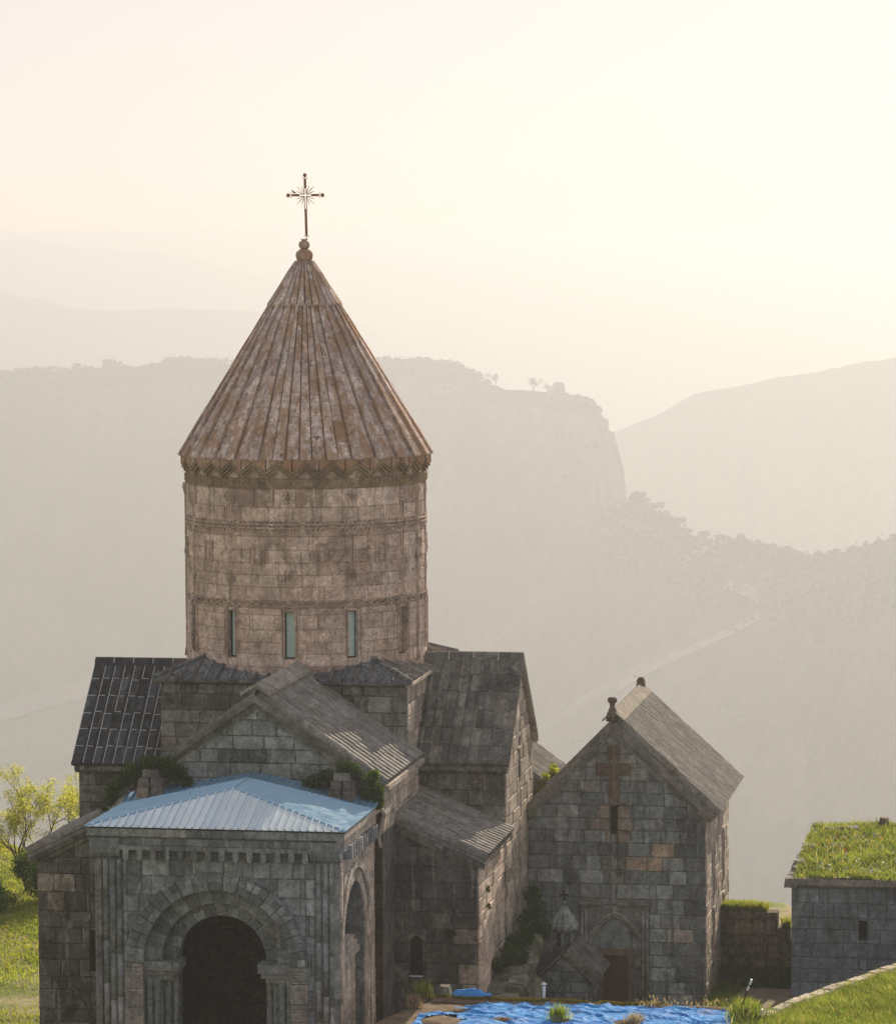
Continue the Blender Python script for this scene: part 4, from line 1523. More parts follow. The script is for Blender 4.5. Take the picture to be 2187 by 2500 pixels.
# ---- nave arm with the gable above the porch
def build_nave():
    uf, ub = -12.2, -4.9
    va, vb, vm, za, ze = -4.15, 5.45, 0.66, 14.62, 11.30
    wm = M['basalt']
    mb = MB().uvbox(uf, ub, va, vb, 0, ze - 0.3, (0.3, 0, 0.3))
    mb.extrude([W(uf, va, ze - 0.3), W(uf, vb, ze - 0.3), W(uf, vm, za - 0.45)], U * (ub - uf), (0.3, 0, 0.3))
    nave = mb.build('nave', wm, church)
    ea, eb = vm - 4.85, vm + 4.85
    # roof slabs
    off = 0.2 * math.hypot(5.1, za - ze) / 5.1
    ribbed('ridged_slabs', W(uf - 0.28, vm, za - off), W(ub, vm, za - off), W(ub, eb, ze - off), W(uf - 0.28, eb, ze - off), 14, 6, M['rib'], nave, 4, 0.06, 0.12)
    MB().extrude([W(uf - 0.28, vm, za - off), W(ub, vm, za - off), W(ub, ea, ze - off), W(uf - 0.28, ea, ze - off)], Vector((0, 0, off)), (0.4, 0, 0.4)).build('rear_slope', M['rib'], nave)
    rng = random.Random(2)
    for k in range(6):                               # pale ridge slabs
        u0, u1 = uf - 0.3 + (ub - uf + 0.3) * k / 6, uf - 0.3 + (ub - uf + 0.3) * (k + 1) / 6 - 0.02
        for s in (-1, 1):
            p = [W(u0, vm, za + 0.30), W(u1, vm, za + 0.30), W(u1, vm + s * 0.55, za - 0.03), W(u0, vm + s * 0.55, za - 0.03)]
            MB().extrude(p, Vector((0, 0, -0.13)), (0.6 + 0.4 * rng.random(), 0.2, 0.6 + 0.4 * rng.random())).build('ridge_slab', M['rib'], nave)
    # gable face
    tn = lambda cx, cy, t, rng: (0.45 + 0.55 * t[0], 0.0, 0.5 + 0.5 * t[2]) if not ((abs(cx - 0.35) < 0.35 and abs(cy - 13.15) < 0.3) or (abs(cx - 0.4) < 0.7 and abs(cy - 12.0) < 0.3)) else (0.05, 0.0, 0.1)
    face_stones(church, nave, front(uf), [(va, 10.2), (vb, 10.2), (vb, ze - 0.35), (vm, za - 0.55), (va, ze - 0.35)], M['chapel'], 51, (), (0.5, 0.62), (0.6, 1.2), tn)
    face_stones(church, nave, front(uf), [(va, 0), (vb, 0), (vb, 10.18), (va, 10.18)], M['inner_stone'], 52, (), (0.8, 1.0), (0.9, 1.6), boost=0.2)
    for s in (-1, 1):                                # raking mouldings
        e_ = eb if s > 0 else ea
        P0, P1 = W(uf, vm, za - 0.16), W(uf, e_, ze - 0.16)
        dn = (P1 - P0).cross(U).normalized() * s
        dn = dn if dn.z < 0 else -dn
        run(nave, 'raking_stone', P0, P1, -U * 0.34, dn * 0.2, 7, M['basalt'], 71 + s)
        run(nave, 'raking_stone', P0 + dn * 0.2, P1 + dn * 0.2, -U * 0.22, dn * 0.16, 7, M['basalt'], 73 + s)
        run(nave, 'raking_stone', P0 + dn * 0.36, P1 + dn * 0.36, -U * 0.10, dn * 0.14, 7, M['chapel'], 75 + s)
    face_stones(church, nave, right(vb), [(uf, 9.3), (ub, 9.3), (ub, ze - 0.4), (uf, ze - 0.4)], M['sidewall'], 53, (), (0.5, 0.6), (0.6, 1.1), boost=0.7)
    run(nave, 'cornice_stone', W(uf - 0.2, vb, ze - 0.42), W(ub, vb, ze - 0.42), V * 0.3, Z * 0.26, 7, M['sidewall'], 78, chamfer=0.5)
    MB().tube(W(-5.0, vm + 1.0, za - 0.4), W(-4.6, vm + 1.02, za - 0.35), 0.05, 0.05, 6).build('lightning_rod_clip', M['white_paint'], nave)


build_nave()

# ---- aisles with lean-to roofs
def build_aisle(sgn):
    wm = M['basalt']
    uf, ub = -9.7, -3.5
    if sgn > 0:
        a, b, zt, zb_, ra, rb = 5.0, 8.66, 9.80, 8.02, 4.85, 8.94
    else:
        a, b, zt, zb_, ra, rb = -5.0, -8.70, 9.78, 7.80, -4.9, -8.97
    lo, hi = min(a, b), max(a, b)
    mb = MB().uvbox(uf, ub, lo, hi, 0, zb_ - 0.25, (0.25, 0, 0.3))
    mb.extrude([W(uf, a, zb_ - 0.25), W(uf, b, zb_ - 0.25), W(uf, a, zt - 0.15)], U * (ub - uf), (0.25, 0, 0.3))
    al = mb.build('aisle', wm, church)
    off = 0.16
    P = [W(uf - 0.3, ra, zt - off + 0.16), W(ub, ra, zt - off + 0.16), W(ub, rb, zb_ - off + 0.16), W(uf - 0.3, rb, zb_ - off + 0.16)]
    P = [p - Z * 0.17 for p in P]
    ribbed('ridged_slabs', *P, 14, 6, M['rib'], al, 15 + sgn, 0.07, 0.16)
    sl = (zt - zb_) / (a - b)

    def tn(cx, cy, t, rng):
        if sgn > 0:
            corner = cx > 7.6
            if (corner and (6.8 < cy < 7.7 or 4.4 < cy < 5.6) and rng.random() < 0.7) or (cx > 7.9 and cy < 4.2):
                return (0.9, 0.75, 0.5 + 0.3 * rng.random())
            return (t[0] * 0.55, 0.0, t[2] * 0.6)
        if abs(cx + 8.0) < 0.5 and 5.9 < cy < 7.0:
            return (1.0, 0.35, 0.9)
        return (t[0] * 0.7, 0.12 * rng.random(), t[2] * 0.7)
    k = 0.3
    sh = [(lo, 0), (hi, 0), (hi, (zt if sgn < 0 else zb_) - k), (lo, (zb_ if sgn < 0 else zt) - k)]
    ops = [('rect', 6.03, 6.50, 3.45, 4.72), ('disc', 6.265, 4.72, 0.235)] if sgn > 0 else [('rect', -6.62, -6.2, 3.2, 4.82)]
    face_stones(church, al, front(uf), sh, wm, 81 + sgn, ops, (0.5, 0.78), (0.6, 1.25), tn)
    if sgn > 0:
        arch = [(6.03, 3.45), (6.50, 3.45), (6.50, 4.72)] + [(6.265 + 0.235 * math.cos(q), 4.72 + 0.235 * math.sin(q)) for q in (R(45), R(90), R(135))] + [(6.03, 4.72)]
        w = MB().extrude([W(uf - 0.012, x, y) for x, y in arch], U * 0.01).build('arched_window', M['interior'], al)
        gb = MB()
        for i in range(1, 4):
            gb.box(W(uf - 0.03, 6.03 + 0.47 * i / 4 - 0.008, 3.5), V * 0.016, Z * 1.25, -U * 0.012)
        for i in range(6):
            gb.box(W(uf - 0.05, 6.04, 3.6 + 0.2 * i), V * 0.45, Z * 0.016, -U * 0.012)
        gb.build('window_grille', M['black_iron'], al)
        MB().box(W(uf - 0.07, 6.0, 3.38), V * 0.53, Z * 0.05, U * 0.05).build('window_sill', M['white_paint'], al)
        voussoirs(church, al, front(uf), 6.265, 4.72, 0.24, 0.40, 7, -0.02, 0.06, wm, 4, name='hood_stone')
        face_stones(church, al, right(b), [(uf, 0), (ub, 0), (ub, zb_ - 0.3), (uf, zb_ - 0.3)], M['sidewall'], 84, (), (0.42, 0.62), (0.6, 1.2), lambda cx, cy, t, r: (0.3 + 0.7 * t[0], 0.75, 0.4 + 0.6 * t[2]), rough=0.04)
        P0, P1 = W(uf, a - 0.1, zt - 0.08), W(uf, rb, zb_ - 0.20)
    else:
        MB().box(W(uf - 0.012, -6.62, 3.2), V * 0.42, Z * 1.62, U * 0.01).build('slit_window', M['interior'], al)
        run(al, 'hood_stone', W(uf, -7.55, 4.86), W(uf, -6.9, 5.0), -U * 0.16, Z * 0.22, 2, wm, 3)
        run(al, 'hood_stone', W(uf, -6.9, 5.0), W(uf, -6.55, 5.3), -U * 0.16, Z * 0.22, 1, wm, 3)
        P0, P1 = W(uf, a + 0.1, zt - 0.08), W(uf, rb, zb_ - 0.16)
    dn = -Z
    run(al, 'raking_stone', P0 + dn * 0.02, P1 + dn * 0.02, -U * 0.26, dn * 0.2, 5, wm, 90 + sgn)
    run(al, 'raking_stone', P0 + dn * 0.225, P1.lerp(P0, 0.07) + dn * 0.225, -U * 0.15, dn * 0.2, 5, wm, 93 + sgn)


build_aisle(1)
build_aisle(-1)

# ---- sacristy roof showing between the transept and the chapel
sac = MB().uvbox(4.6, 9.6, 7.2, 10.6, 0, 7.75, (0.3, 0, 0.3)).extrude([W(4.6, 7.2, 7.75), W(4.6, 10.6, 7.75), W(4.6, 10.6, 7.76), W(4.6, 7.2, 9.77)], U * 5.0, (0.3, 0, 0.3)).build('sacristy', M['sidewall'], church)
ribbed('ridged_slabs', W(4.3, 7.2, 9.75), W(9.8, 7.2, 9.75), W(9.8, 11.0, 7.0), W(4.3, 11.0, 7.0), 15, 9, M['rib'], sac, 33, 0.09, 0.16)


# ================================================================== porch (lower stage of a lost bell tower)
porch = thing('arched_porch', 'dark stone porch with a great round arch under a blue sheet-metal roof', 'porch', W(-15.4, 0.6, 0))
VC, ZS = 0.58, 5.45


def arch_pts(c, z0, zs, r, n=24):
    """Notch outline from the foot of one jamb over the arch to the other (right to left)."""
    return [(c + r, z0)] + [(c + r * math.cos(math.pi * i / n), zs + r * math.sin(math.pi * i / n)) for i in range(n + 1)] + [(c - r, z0)]


def build_porch():
    pm = M['porch']
    va, vb, vi = -3.9, 5.1, 4.4
    mb = MB()
    for u0, u1, r in ((-18.6, -18.15, 2.76), (-18.15, -17.7, 2.15), (-17.7, -17.25, 1.62)):
        pts = [(va, 0), (va, 10.0), (vi, 10.0), (vi, 0)] + arch_pts(VC, 0, ZS, r)
        mb.extrude([W(u0, x, y) for x, y in pts][::-1], U * (u1 - u0 - 0.002), (0.3, 0.1, 0.3))
    mb.build('front_wall', pm, porch)
    fw_ = porch.children[-1]
    mb = MB()
    UC, UZ, UR = -16.0, 6.3, 1.85
    pts = [(-18.6, 0), (-18.6, 10.0), (-12.2, 10.0), (-12.2, 0)] + arch_pts(UC, 0, UZ, UR)
    mb.extrude([W(x, vi, y) for x, y in pts], V * (vb - vi), (0.4, 0.4, 0.4))
    mb.box(W(-17.24, 4.0, 0), U * 5.0, V * 0.398, Z * 9.9, (0.3, 0.6, 0.2))
    sw = mb.build('side_wall', pm, porch)
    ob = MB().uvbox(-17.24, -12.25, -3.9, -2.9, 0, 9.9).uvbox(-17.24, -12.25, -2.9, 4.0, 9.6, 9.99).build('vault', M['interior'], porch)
    # masonry of the front
    f = front(-18.6)
    ops = [('rect', VC - 3.3, VC + 3.3, -1, ZS), ('disc', VC, ZS, 3.3)]

    def tn(cx, cy, t, rng):
        g = 0.85 if (cy < 4.6 and rng.random() < 0.55) else 0.0
        return (0.15 + 0.85 * t[0], g, t[2])
    face_stones(porch, fw_, f, [(-2.86, 0), (4.22, 0), (4.22, 9.22), (-2.86, 9.22)], pm, 101, ops, (0.55, 0.75), (0.6, 1.15), tn)
    # stepped arch: outer carved order, plain middle order, inner order
    voussoirs(porch, fw_, f, VC, ZS, 2.72, 3.38, 17, -0.03, 0.14, pm, 7)
    voussoirs(porch, fw_, f, VC, ZS, 3.02, 3.30, 34, 0.09, 0.19, pm, 8, name='carved_stone')
    voussoirs(porch, fw_, front(-18.15), VC, ZS, 2.16, 2.78, 15, -0.03, 0.03, pm, 9)
    voussoirs(porch, fw_, front(-17.7), VC, ZS, 1.63, 2.17, 13, -0.03, 0.04, pm, 10)
    voussoirs(porch, fw_, front(-17.7), VC, ZS, 1.95, 2.10, 22, 0.0, 0.09, pm, 11, name='moulding_stone')
    rng = random.Random(14)
    for s in (-1, 1):                                # jambs of the outer order, cut with fine keys
        x0, x1 = (VC - 3.38, VC - 2.74) if s < 0 else (VC + 2.74, VC + 3.38)
        z = 0.0
        while z < ZS:
            h = min(rng.uniform(0.6, 0.9), ZS - z)
            vs, fs = block_mesh(f, [(x0, z + 0.008), (x1, z + 0.008), (x1, z + h - 0.008), (x0, z + h - 0.008)], 0.10)
            stone(porch, fw_, 'jamb_stone', vs, fs, pm, (rng.random(), 0.8 if z < 4.5 else 0.2, rng.random()), 2)
            kb = MB()
            nk = max(2, int(h / 0.115))
            for i in range(nk):
                kb.box(W(-18.6 - 0.13, x0 + (0.28 if s < 0 else 0.08), z + 0.03 + (h - 0.06) * i / nk), V * 0.28, Z * 0.06, U * 0.05, (0.5, 0.8, 0.6))
                kb.box(W(-18.6 - 0.125, x0 + (0.10 if s < 0 else 0.40), z + 0.05 + (h - 0.06) * i / nk), V * 0.13, Z * 0.05, U * 0.05, (0.5, 0.8, 0.6))
            kb.build('carved_keys', pm, fw_, kind='stuff')
            z += h
        # impost and shafts inside the arch
        c0 = VC + s * 2.76
        for z0, z1, o0, o1 in ((5.12, 5.45, 0.30, 1.30), (4.92, 5.12, 0.18, 1.20), (4.74, 4.92, 0.08, 1.05)):
            b0, b1 = (c0, c0 - s * o1)
            MB().box(W(-18.42 + (0.30 - o0), min(b0, b1), z0), U * (1.0 - (0.30 - o0)), V * abs(o1), Z * (z1 - z0 - 0.004), (0.5, 0.2, 0.5)).build('impost_stone', pm, fw_)
        for k, (dv, uu, rr) in enumerate(((0.14, -18.2, 0.13), (0.42, -18.2, 0.12), (0.72, -17.78, 0.15), (1.0, -17.72, 0.10))):
            c = W(uu, c0 - s * dv, 0)
            MB().lathe(c, [(rr * 1.3, 0), (rr * 1.3, 0.3), (rr, 0.4), (rr, 4.5), (rr * 1.25, 4.58), (rr * 1.05, 4.66), (rr * 1.4, 4.74)], 12, (0.45, 0.5 * rng.random(), 0.5)).build('shaft', pm, fw_, True)
    # corner pilasters
    for s in (-1, 1):
        vs_ = (-3.78, -3.52, -3.26, -3.0) if s < 0 else (4.36, 4.62, 4.86, 5.02)
        for k, v in enumerate(vs_):
            outer = (k == 0 and s < 0) or (k == 3 and s > 0)
            if outer:
                z = 0.1
                while z < 9.2:
                    L = rng.uniform(0.9, 2.0)
                    L = min(L, 9.25 - z)
                    carved = rng.random() < 0.72
                    mb = MB().box(W(-18.6 - 0.09, v - 0.13, z), V * 0.24, U * 0.12, Z * (L - 0.015), (rng.random(), 0.4, rng.random()))
                    if carved:
                        nz = int(L / 0.11)
                        for i in range(nz - 1):
                            mb.box(W(-18.6 - 0.12, v - 0.12, z + i * L / nz), V * 0.22 + Z * 0.17, Z * 0.045, U * 0.05, (0.5, 0.5, 0.5))
                    mb.build('rope_strip', pm, fw_)
                    z += L
            else:
                z = 0.0
                while z < 9.2:
                    L = min(rng.uniform(1.2, 2.6), 9.25 - z)
                    MB().tube(W(-18.62, v, z), W(-18.62, v, z + L - 0.012), 0.105, 0.105, 10, (0.35 + 0.3 * rng.random(), 0.5 if z < 4 else 0.1, 0.35 + 0.3 * rng.random())).build('shaft', pm, fw_, True)
                    z += L
        x0, x1 = (-4.05, -2.94) if s < 0 else (4.1, 5.22)
        prof = [(0.0, 10.02), (0.30, 10.02), (0.30, 9.72), (0.26, 9.50), (0.16, 9.34), (0.0, 9.26)]
        MB().extrude([W(-18.6 - a, x0, z) for a, z in prof], V * (x1 - x0), (0.25, 0, 0.5)).build('corner_corbel', pm, fw_)
    # corbel table, frieze, cornice
    def corbel(fr, x, nm_part, w=0.2):
        prof = [(-w / 2, 9.74), (-w / 2, 9.34), (-w * 0.32, 9.25), (0, 9.22), (w * 0.32, 9.25), (w / 2, 9.34), (w / 2, 9.74)]
        MB().extrude([fr.p(a + x, b, 0.0) for a, b in prof], fr.n * 0.30, (rng.random(), 0.3 * rng.random(), rng.random())).build('corbel', pm, nm_part)
    for k in range(14):
        corbel(f, -2.7 + 0.51 * k, fw_)
    run(fw_, 'frieze_stone', W(-18.6, -2.94, 9.60), W(-18.6, 4.1, 9.60), -U * 0.28, Z * 0.16, 9, pm, 33)
    run(fw_, 'frieze_stone', W(-18.6, -2.94, 9.765), W(-18.6, 4.1, 9.765), -U * 0.16, Z * 0.25, 9, pm, 34)
    run(fw_, 'cornice_stone', W(-18.6, -4.15, 10.03), W(-18.6, 5.38, 10.03), -U * 0.30, Z * 0.34, 8, pm, 35, chamfer=0.4)
    g = right(vb)
    for k in range(11):
        corbel(g, -17.5 + 0.46 * k, sw, 0.22)
    run(sw, 'frieze_stone', W(-18.2, vb, 9.60), W(-12.3, vb, 9.60), V * 0.13, Z * 0.4, 7, M['sidewall'], 36)
    run(sw, 'cornice_stone', W(-18.88, vb, 10.03), W(-12.2, vb, 10.03), V * 0.28, Z * 0.34, 7, M['sidewall'], 37, chamfer=0.5)
    ops = [('rect', UC - 2.2, UC + 2.2, -1, UZ), ('disc', UC, UZ, 2.2)]
    wt = lambda cx, cy, t, r: (t[0], 0.75 if cy < 5 else 0.15, 0.3 + 0.7 * t[2])
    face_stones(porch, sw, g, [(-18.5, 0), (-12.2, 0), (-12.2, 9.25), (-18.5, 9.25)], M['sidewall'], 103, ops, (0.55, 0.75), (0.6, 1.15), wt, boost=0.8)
    voussoirs(porch, sw, g, UC, UZ, UR, 2.3, 13, -0.03, 0.06, M['sidewall'], 12)
    voussoirs(porch, sw, g, UC, UZ, 2.34, 2.6, 15, -0.03, 0.14, M['sidewall'], 13, name='moulding_stone')
    for x0, x1 in ((UC - 2.3, UC - UR), (UC + UR, UC + 2.3)):
        run(sw, 'jamb_stone', W(x0, vb, 0), W(x0, vb, UZ), U * (x1 - x0), V * 0.06, 9, M['sidewall'], 15)
    # inner pier with its broken capital standing in the arch
    MB().box(W(-17.8, 4.41, 0), U * 2.5, V * 0.5, Z * 5.4, (0.35, 0.5, 0.3)).build('pier', M['sidewall'], sw)
    for z0, z1, o_ in ((5.85, 6.05, 0.0), (5.62, 5.85, 0.08), (5.40, 5.62, 0.14)):
        MB().box(W(-17.83, 4.42, z0), U * (2.6 + 2 * o_), V * (0.55 + o_), Z * (z1 - z0 - 0.004), (0.5, 0.3, 0.4)).build('impost_stone', M['sidewall'], sw)
    for k in range(6):
        MB().tube(W(-17.6 + 0.42 * k, 4.93, 0), W(-17.6 + 0.42 * k, 4.93, 5.38), 0.11, 0.11, 8, (0.4 + 0.3 * rng.random(), 0.6, 0.3 + 0.3 * rng.random())).build('shaft', M['sidewall'], sw, True)
    for k, x in enumerate((-18.42, -13.2, -12.6)):
        MB().tube(W(x, vb + 0.03, 0), W(x, vb + 0.03, 9.2), 0.08, 0.08, 8, (0.4 + 0.3 * rng.random(), 0.6, 0.4)).build('shaft', M['sidewall'], sw, True)
    # downpipe at the corner with the nave
    MB().path([W(-12.9, 5.5, 10.4), W(-12.6, 5.62, 10.1), W(-12.5, 5.5, 9.7), W(-12.45, 5.35, 9.2), W(-12.5, 5.45, 8.8)], [0.08, 0.09, 0.08, 0.08, 0.07], 8).build('downpipe', M['lead_pipe'], porch, True)
    # stumps of the lost upper storey
    for v, u, sd_ in ((-3.15, -13.1, 5), (4.15, -13.0, 6)):
        st = empty_part('pier_stump', porch, W(u, v, 10.4))
        rr = random.Random(sd_)
        z = 10.3
        for k, (w, h) in enumerate(((1.15, 0.42), (1.02, 0.36), (0.9, 0.34), (0.72, 0.3))):
            for j in range(2):
                p = W(u - w / 2 + rr.uniform(-0.04, 0.04), v - w / 2 + j * w / 2 + rr.uniform(-0.03, 0.03), z)
                MB().extrude([p, p + V * (w / 2 - 0.02), p + V * (w / 2 - 0.02 - 0.03) + Z * (h - 0.02), p + V * 0.03 + Z * (h - 0.02)], U * w * rr.uniform(0.8, 1.0), rtone(rr, 0.1)).build('stone_block', M['basalt'], st)
            z += h


build_porch()


# ---- blue sheet-metal roof of the porch
def sheet_panels(part, fr, shape, pitch, seed, rib=0.045, pale=0.0):
    rng = random.Random(seed)
    x = min(p[0] for p in shape)
    x1 = max(p[0] for p in shape)
    while x < x1:
        q = clip(clip(list(shape), 1, 0, x), -1, 0, -(x + pitch - 0.006))
        if len(q) >= 3 and abs(area(q)) > 0.005:
            mb = MB()
            d = rng.uniform(0, 0.006)
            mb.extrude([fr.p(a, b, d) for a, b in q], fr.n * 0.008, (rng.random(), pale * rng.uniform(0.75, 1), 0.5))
            ys = [b for a, b in q if abs(a - x) < 0.02]
            if len(ys) >= 2 and max(ys) - min(ys) > 0.05:
                y0, y1 = min(ys), max(ys)
                pr = [(0.0, 0.006), (0.018, rib), (0.05, rib), (0.068, 0.006)]
                mb.extrude([fr.p(x + a, y0, d + b) for a, b in pr], fr.ey * (y1 - y0), (rng.random(), pale, 0.5))
            mb.build('roof_sheet', M['sheet'], part)
        x += pitch


def build_sheet_roof():
    rf = empty_part('sheet_roof', porch, W(-16, 0.6, 10.4))
    z0, zr = 10.43, 11.46
    uf, ub, va, vb = -18.95, -13.35, -4.22, 5.42
    pf, pb = W(-16.0, 0.66, zr), W(ub, 0.62, zr)
    # front hip
    e = (pf - W(uf, 0.66, z0)).normalized()
    fr = Frame(W(uf, 0, z0), V, e)
    sheet_panels(rf, fr, [(va, 0), (vb, 0), (0.66, (pf - W(uf, 0.66, z0)).length)], 0.285, 3, 0.085, 0.95)  # palest sheets: bright sky reflection put into their colour
    # side slopes
    for s in (-1, 1):
        ve = vb if s > 0 else va
        A, B = W(uf, ve, z0), W(ub, ve, z0)
        mid = W(-16.0, ve, z0)
        ey = (pf - mid).normalized()
        if s > 0:
            fr = Frame(A, U, ey)
            sh = [(0, 0), (ub - uf, 0), (ub - uf, (pf - mid).length), (-16.0 - uf, (pf - mid).length)]
        else:
            fr = Frame(B, -U, ey)
            sh = [(0, 0), (ub - uf, 0), (ub + 16.0, (pf - mid).length), (0, (pf - mid).length)]
        sheet_panels(rf, fr, sh, 0.2, 5 + s, 0.05, 0.3)
        # rear strip, lower than the hip and falling towards it
        C, D = W(ub - 0.35, 0.62, zr - 0.12), W(-12.26, 0.62, zr + 0.17)
        C2, D2 = W(ub - 0.35, ve, z0 + 0.05), W(-12.26, ve, z0 + 0.40)
        ey = (D - C).normalized()
        ex = (C2 - C).normalized() * s
        fr = Frame(C, ex, (ey - ex * ey.dot(ex)).normalized())
        L = (C2 - C).length
        sh = [(0, 0), (L, 0), (L, 1.16), (0, 1.16)] if s > 0 else [(-L, 0), (0, 0), (0, 1.16), (-L, 1.16)]
        sheet_panels(rf, fr, sh, 0.27, 8 + s, 0.06, 0.12)
    MB().tube(pf, pb, 0.05, 0.05, 6).build('ridge_cap', M['sheet'], rf)
    for s in (-1, 1):
        MB().tube(W(uf, vb if s > 0 else va, z0 + 0.01), pf, 0.03, 0.03, 6).build('hip_cap', M['sheet'], rf)
    MB().extrude([W(uf + 0.05, va + 0.03, z0 - 0.012), W(uf + 0.05, vb - 0.03, z0 - 0.012), W(ub, vb - 0.03, z0 - 0.012), W(ub, va + 0.03, z0 - 0.012)], Z * 0.006).build('roof_lining', M['joint'], rf)


build_sheet_roof()

# ================================================================== chapel
chapel = thing('gabled_chapel', 'tall narrow gabled stone chapel with a ridged stone roof and brown door', 'chapel', W(6.6, 12.4, 0))


def build_chapel():
    cm = M['chapel']
    uf, ub, va, vb, vm = 2.1, 11.2, 8.78, 16.11, 12.35
    za, ze = 11.86, 8.05
    mb = MB().uvbox(uf, ub, va, vb, 0, ze - 0.2, (0.3, 0, 0.3))
    mb.extrude([W(uf, va, ze - 0.2), W(uf, vb, ze - 0.2), W(uf, vm, za - 0.35)], U * (ub - uf), (0.3, 0, 0.3))
    wall = mb.build('wall', cm, chapel)
    f = front(uf)
    slit = ('rect', 12.2, 12.5, 7.14, 8.29)
    door = ('rect', 10.95, 13.8, -1, 4.2)

    def tn(cx, cy, t, rng):
        if (13.2 < cx < 14.75 and 5.75 < cy < 6.3) or (13.9 < cx < 14.4 and 6.3 < cy < 6.7):
            return (0.9, 1.0, 0.75)
        if abs(cx - 12.35) < 0.78 and 7.0 < cy < 8.35:
            return (0.2, 0.55, 0.25)
        if abs(cx - 12.35) < 0.6 and 5.0 < cy < 7.0:
            return (0.1, 0.25 if rng.random() < 0.5 else 0.0, 0.15)
        if cy > 8.8 and abs(cx - 12.35) < 1.6 and rng.random() < 0.4:
            return (0.9, 0.3, 0.6)
        if cx > 15.2 and cy < 8:
            return (t[0] * 0.4, 0, t[2] * 0.4)
        if cx > 14.6 and 2.6 < cy < 3.2:
            return (0.9, 0.5, 0.7)
        return (0.15 + 0.8 * t[0], 0.0, 0.25 + 0.75 * t[2])
    face_stones(chapel, wall, f, [(va, 0), (vb, 0), (vb, ze - 0.25), (vm, za - 0.5), (va, ze - 0.25)], cm, 201, [slit, door], (0.5, 0.62), (0.55, 1.15), tn)
    MB().box(W(uf - 0.03, 12.2, 7.14), V * 0.3, Z * 1.15, U * 0.02).build('slit_window', M['interior'], wall)
    rng = random.Random(4)
    # carved cross above the window
    for nm, x0, x1, y0, y1 in (('cross_stone', 12.08, 12.62, 10.18, 10.8), ('cross_stone', 11.6, 13.05, 9.55, 10.05), ('cross_stone', 12.12, 12.60, 8.45, 9.53), ('cross_stone', 11.95, 12.78, 8.32, 8.43)):
        vs, fs = block_mesh(f, [(x0, y0), (x1, y0), (x1, y1), (x0, y1)], 0.085, 0.02)
        stone(chapel, wall, nm, vs, fs, M['red_stone'], (0.3, 0.2, 0.4), 5)
    for x0, x1, y0, y1 in ((12.28, 12.40, 8.6, 10.7), (11.75, 12.27, 9.74, 9.86), (12.41, 12.9, 9.74, 9.86)):
        MB().box(W(uf - 0.115, x0, y0), V * (x1 - x0), Z * (y1 - y0), U * 0.04, (0.6, 0.3, 0.6)).build('cross_moulding', M['red_stone'], wall)
    # raking mouldings, kneelers
    for s in (-1, 1):
        e_ = vb + 0.32 if s > 0 else va - 0.05
        zz = ze - 0.05 if s > 0 else ze + 0.1
        P0, P1 = W(uf, vm, za - 0.10), W(uf, e_, zz)
        dn = (P1 - P0).cross(U).normalized()
        dn = dn if dn.z < 0 else -dn
        run(wall, 'raking_stone', P0, P1, -U * 0.30, dn * 0.2, 8, M['rib'], 171 + s)
        run(wall, 'raking_stone', P0 + dn * 0.2, P1 + dn * 0.2, -U * 0.18, dn * 0.15, 8, M['rib'], 173 + s)
        run(wall, 'raking_stone', P0 + dn * 0.35, P1 + dn * 0.35, -U * 0.09, dn * 0.13, 8, cm, 175 + s)
    MB().lathe(W(uf - 0.1, va + 0.1, ze - 0.35), [(0.1, 0), (0.24, 0.08), (0.28, 0.2), (0.2, 0.35), (0.08, 0.4)], 10, (0.6, 0.4, 0.5)).build('kneeler', M['rubble'], wall, True)
    # roof
    off = 0.2 * math.hypot(4.1, 3.8) / 4.1
    roof = empty_part('roof', chapel, W(6.6, vm, za))
    eb = 16.5
    ribbed('ridged_slabs', W(uf - 0.3, vm, za + 0.1 - off), W(ub + 0.3, vm, za + 0.1 - off), W(ub + 0.3, eb, ze + 0.1 - off), W(uf - 0.3, eb, ze + 0.1 - off), 27, 9, M['rib'], roof, 44, 0.075, 0.17)
    MB().extrude([W(uf - 0.3, vm, za + 0.1 - off), W(ub + 0.3, vm, za + 0.1 - off), W(ub + 0.3, va - 0.2, ze + 0.1 - off), W(uf - 0.3, va - 0.2, ze + 0.1 - off)], Vector((0, 0, off)), (0.4, 0, 0.4)).build('rear_slope', M['rib'], roof)
    for k in range(7):
        u0 = uf - 0.3 + (ub - uf + 0.6) * k / 7
        for s in (-1, 1):
            p = [W(u0, vm, za + 0.42), W(u0 + (ub - uf + 0.6) / 7 - 0.015, vm, za + 0.42), W(u0 + (ub - uf + 0.6) / 7 - 0.015, vm + s * 0.45, za + 0.02), W(u0, vm + s * 0.45, za + 0.02)]
            MB().extrude(p, Vector((0, 0, -0.09)), (0.5 + 0.5 * rng.random(), 0.5, 0.5)).build('ridge_slab', M['rib'], roof)
    # finials
    MB().lathe(W(2.0, vm - 0.05, za - 0.05), [(0.26, 0), (0.24, 0.28), (0.19, 0.36), (0.15, 0.5), (0.11, 0.56), (0.11, 0.72), (0.19, 0.78), (0.20, 0.9), (0.14, 0.97), (0.04, 0.98)], 14, (0.4, 0.6, 0.4)).build('gable_finial', M['ruin'], chapel, True)
    mb = MB().extrude([W(11.0, vm + a, za + b) for a, b in ((-0.2, 0.05), (0.2, 0.05), (0.16, 0.55), (0.08, 0.66), (-0.08, 0.66), (-0.16, 0.55))], U * 0.35, (0.3, 0.5, 0.4))
    mb.build('ridge_finial', M['ruin'], chapel)
    # right-hand wall with tall niches
    g = right(vb)
    nich = ((4.85, 4.2, 6.4), (8.78, 4.15, 6.35), (4.75, 1.6, 3.6), (8.8, 1.5, 3.55))
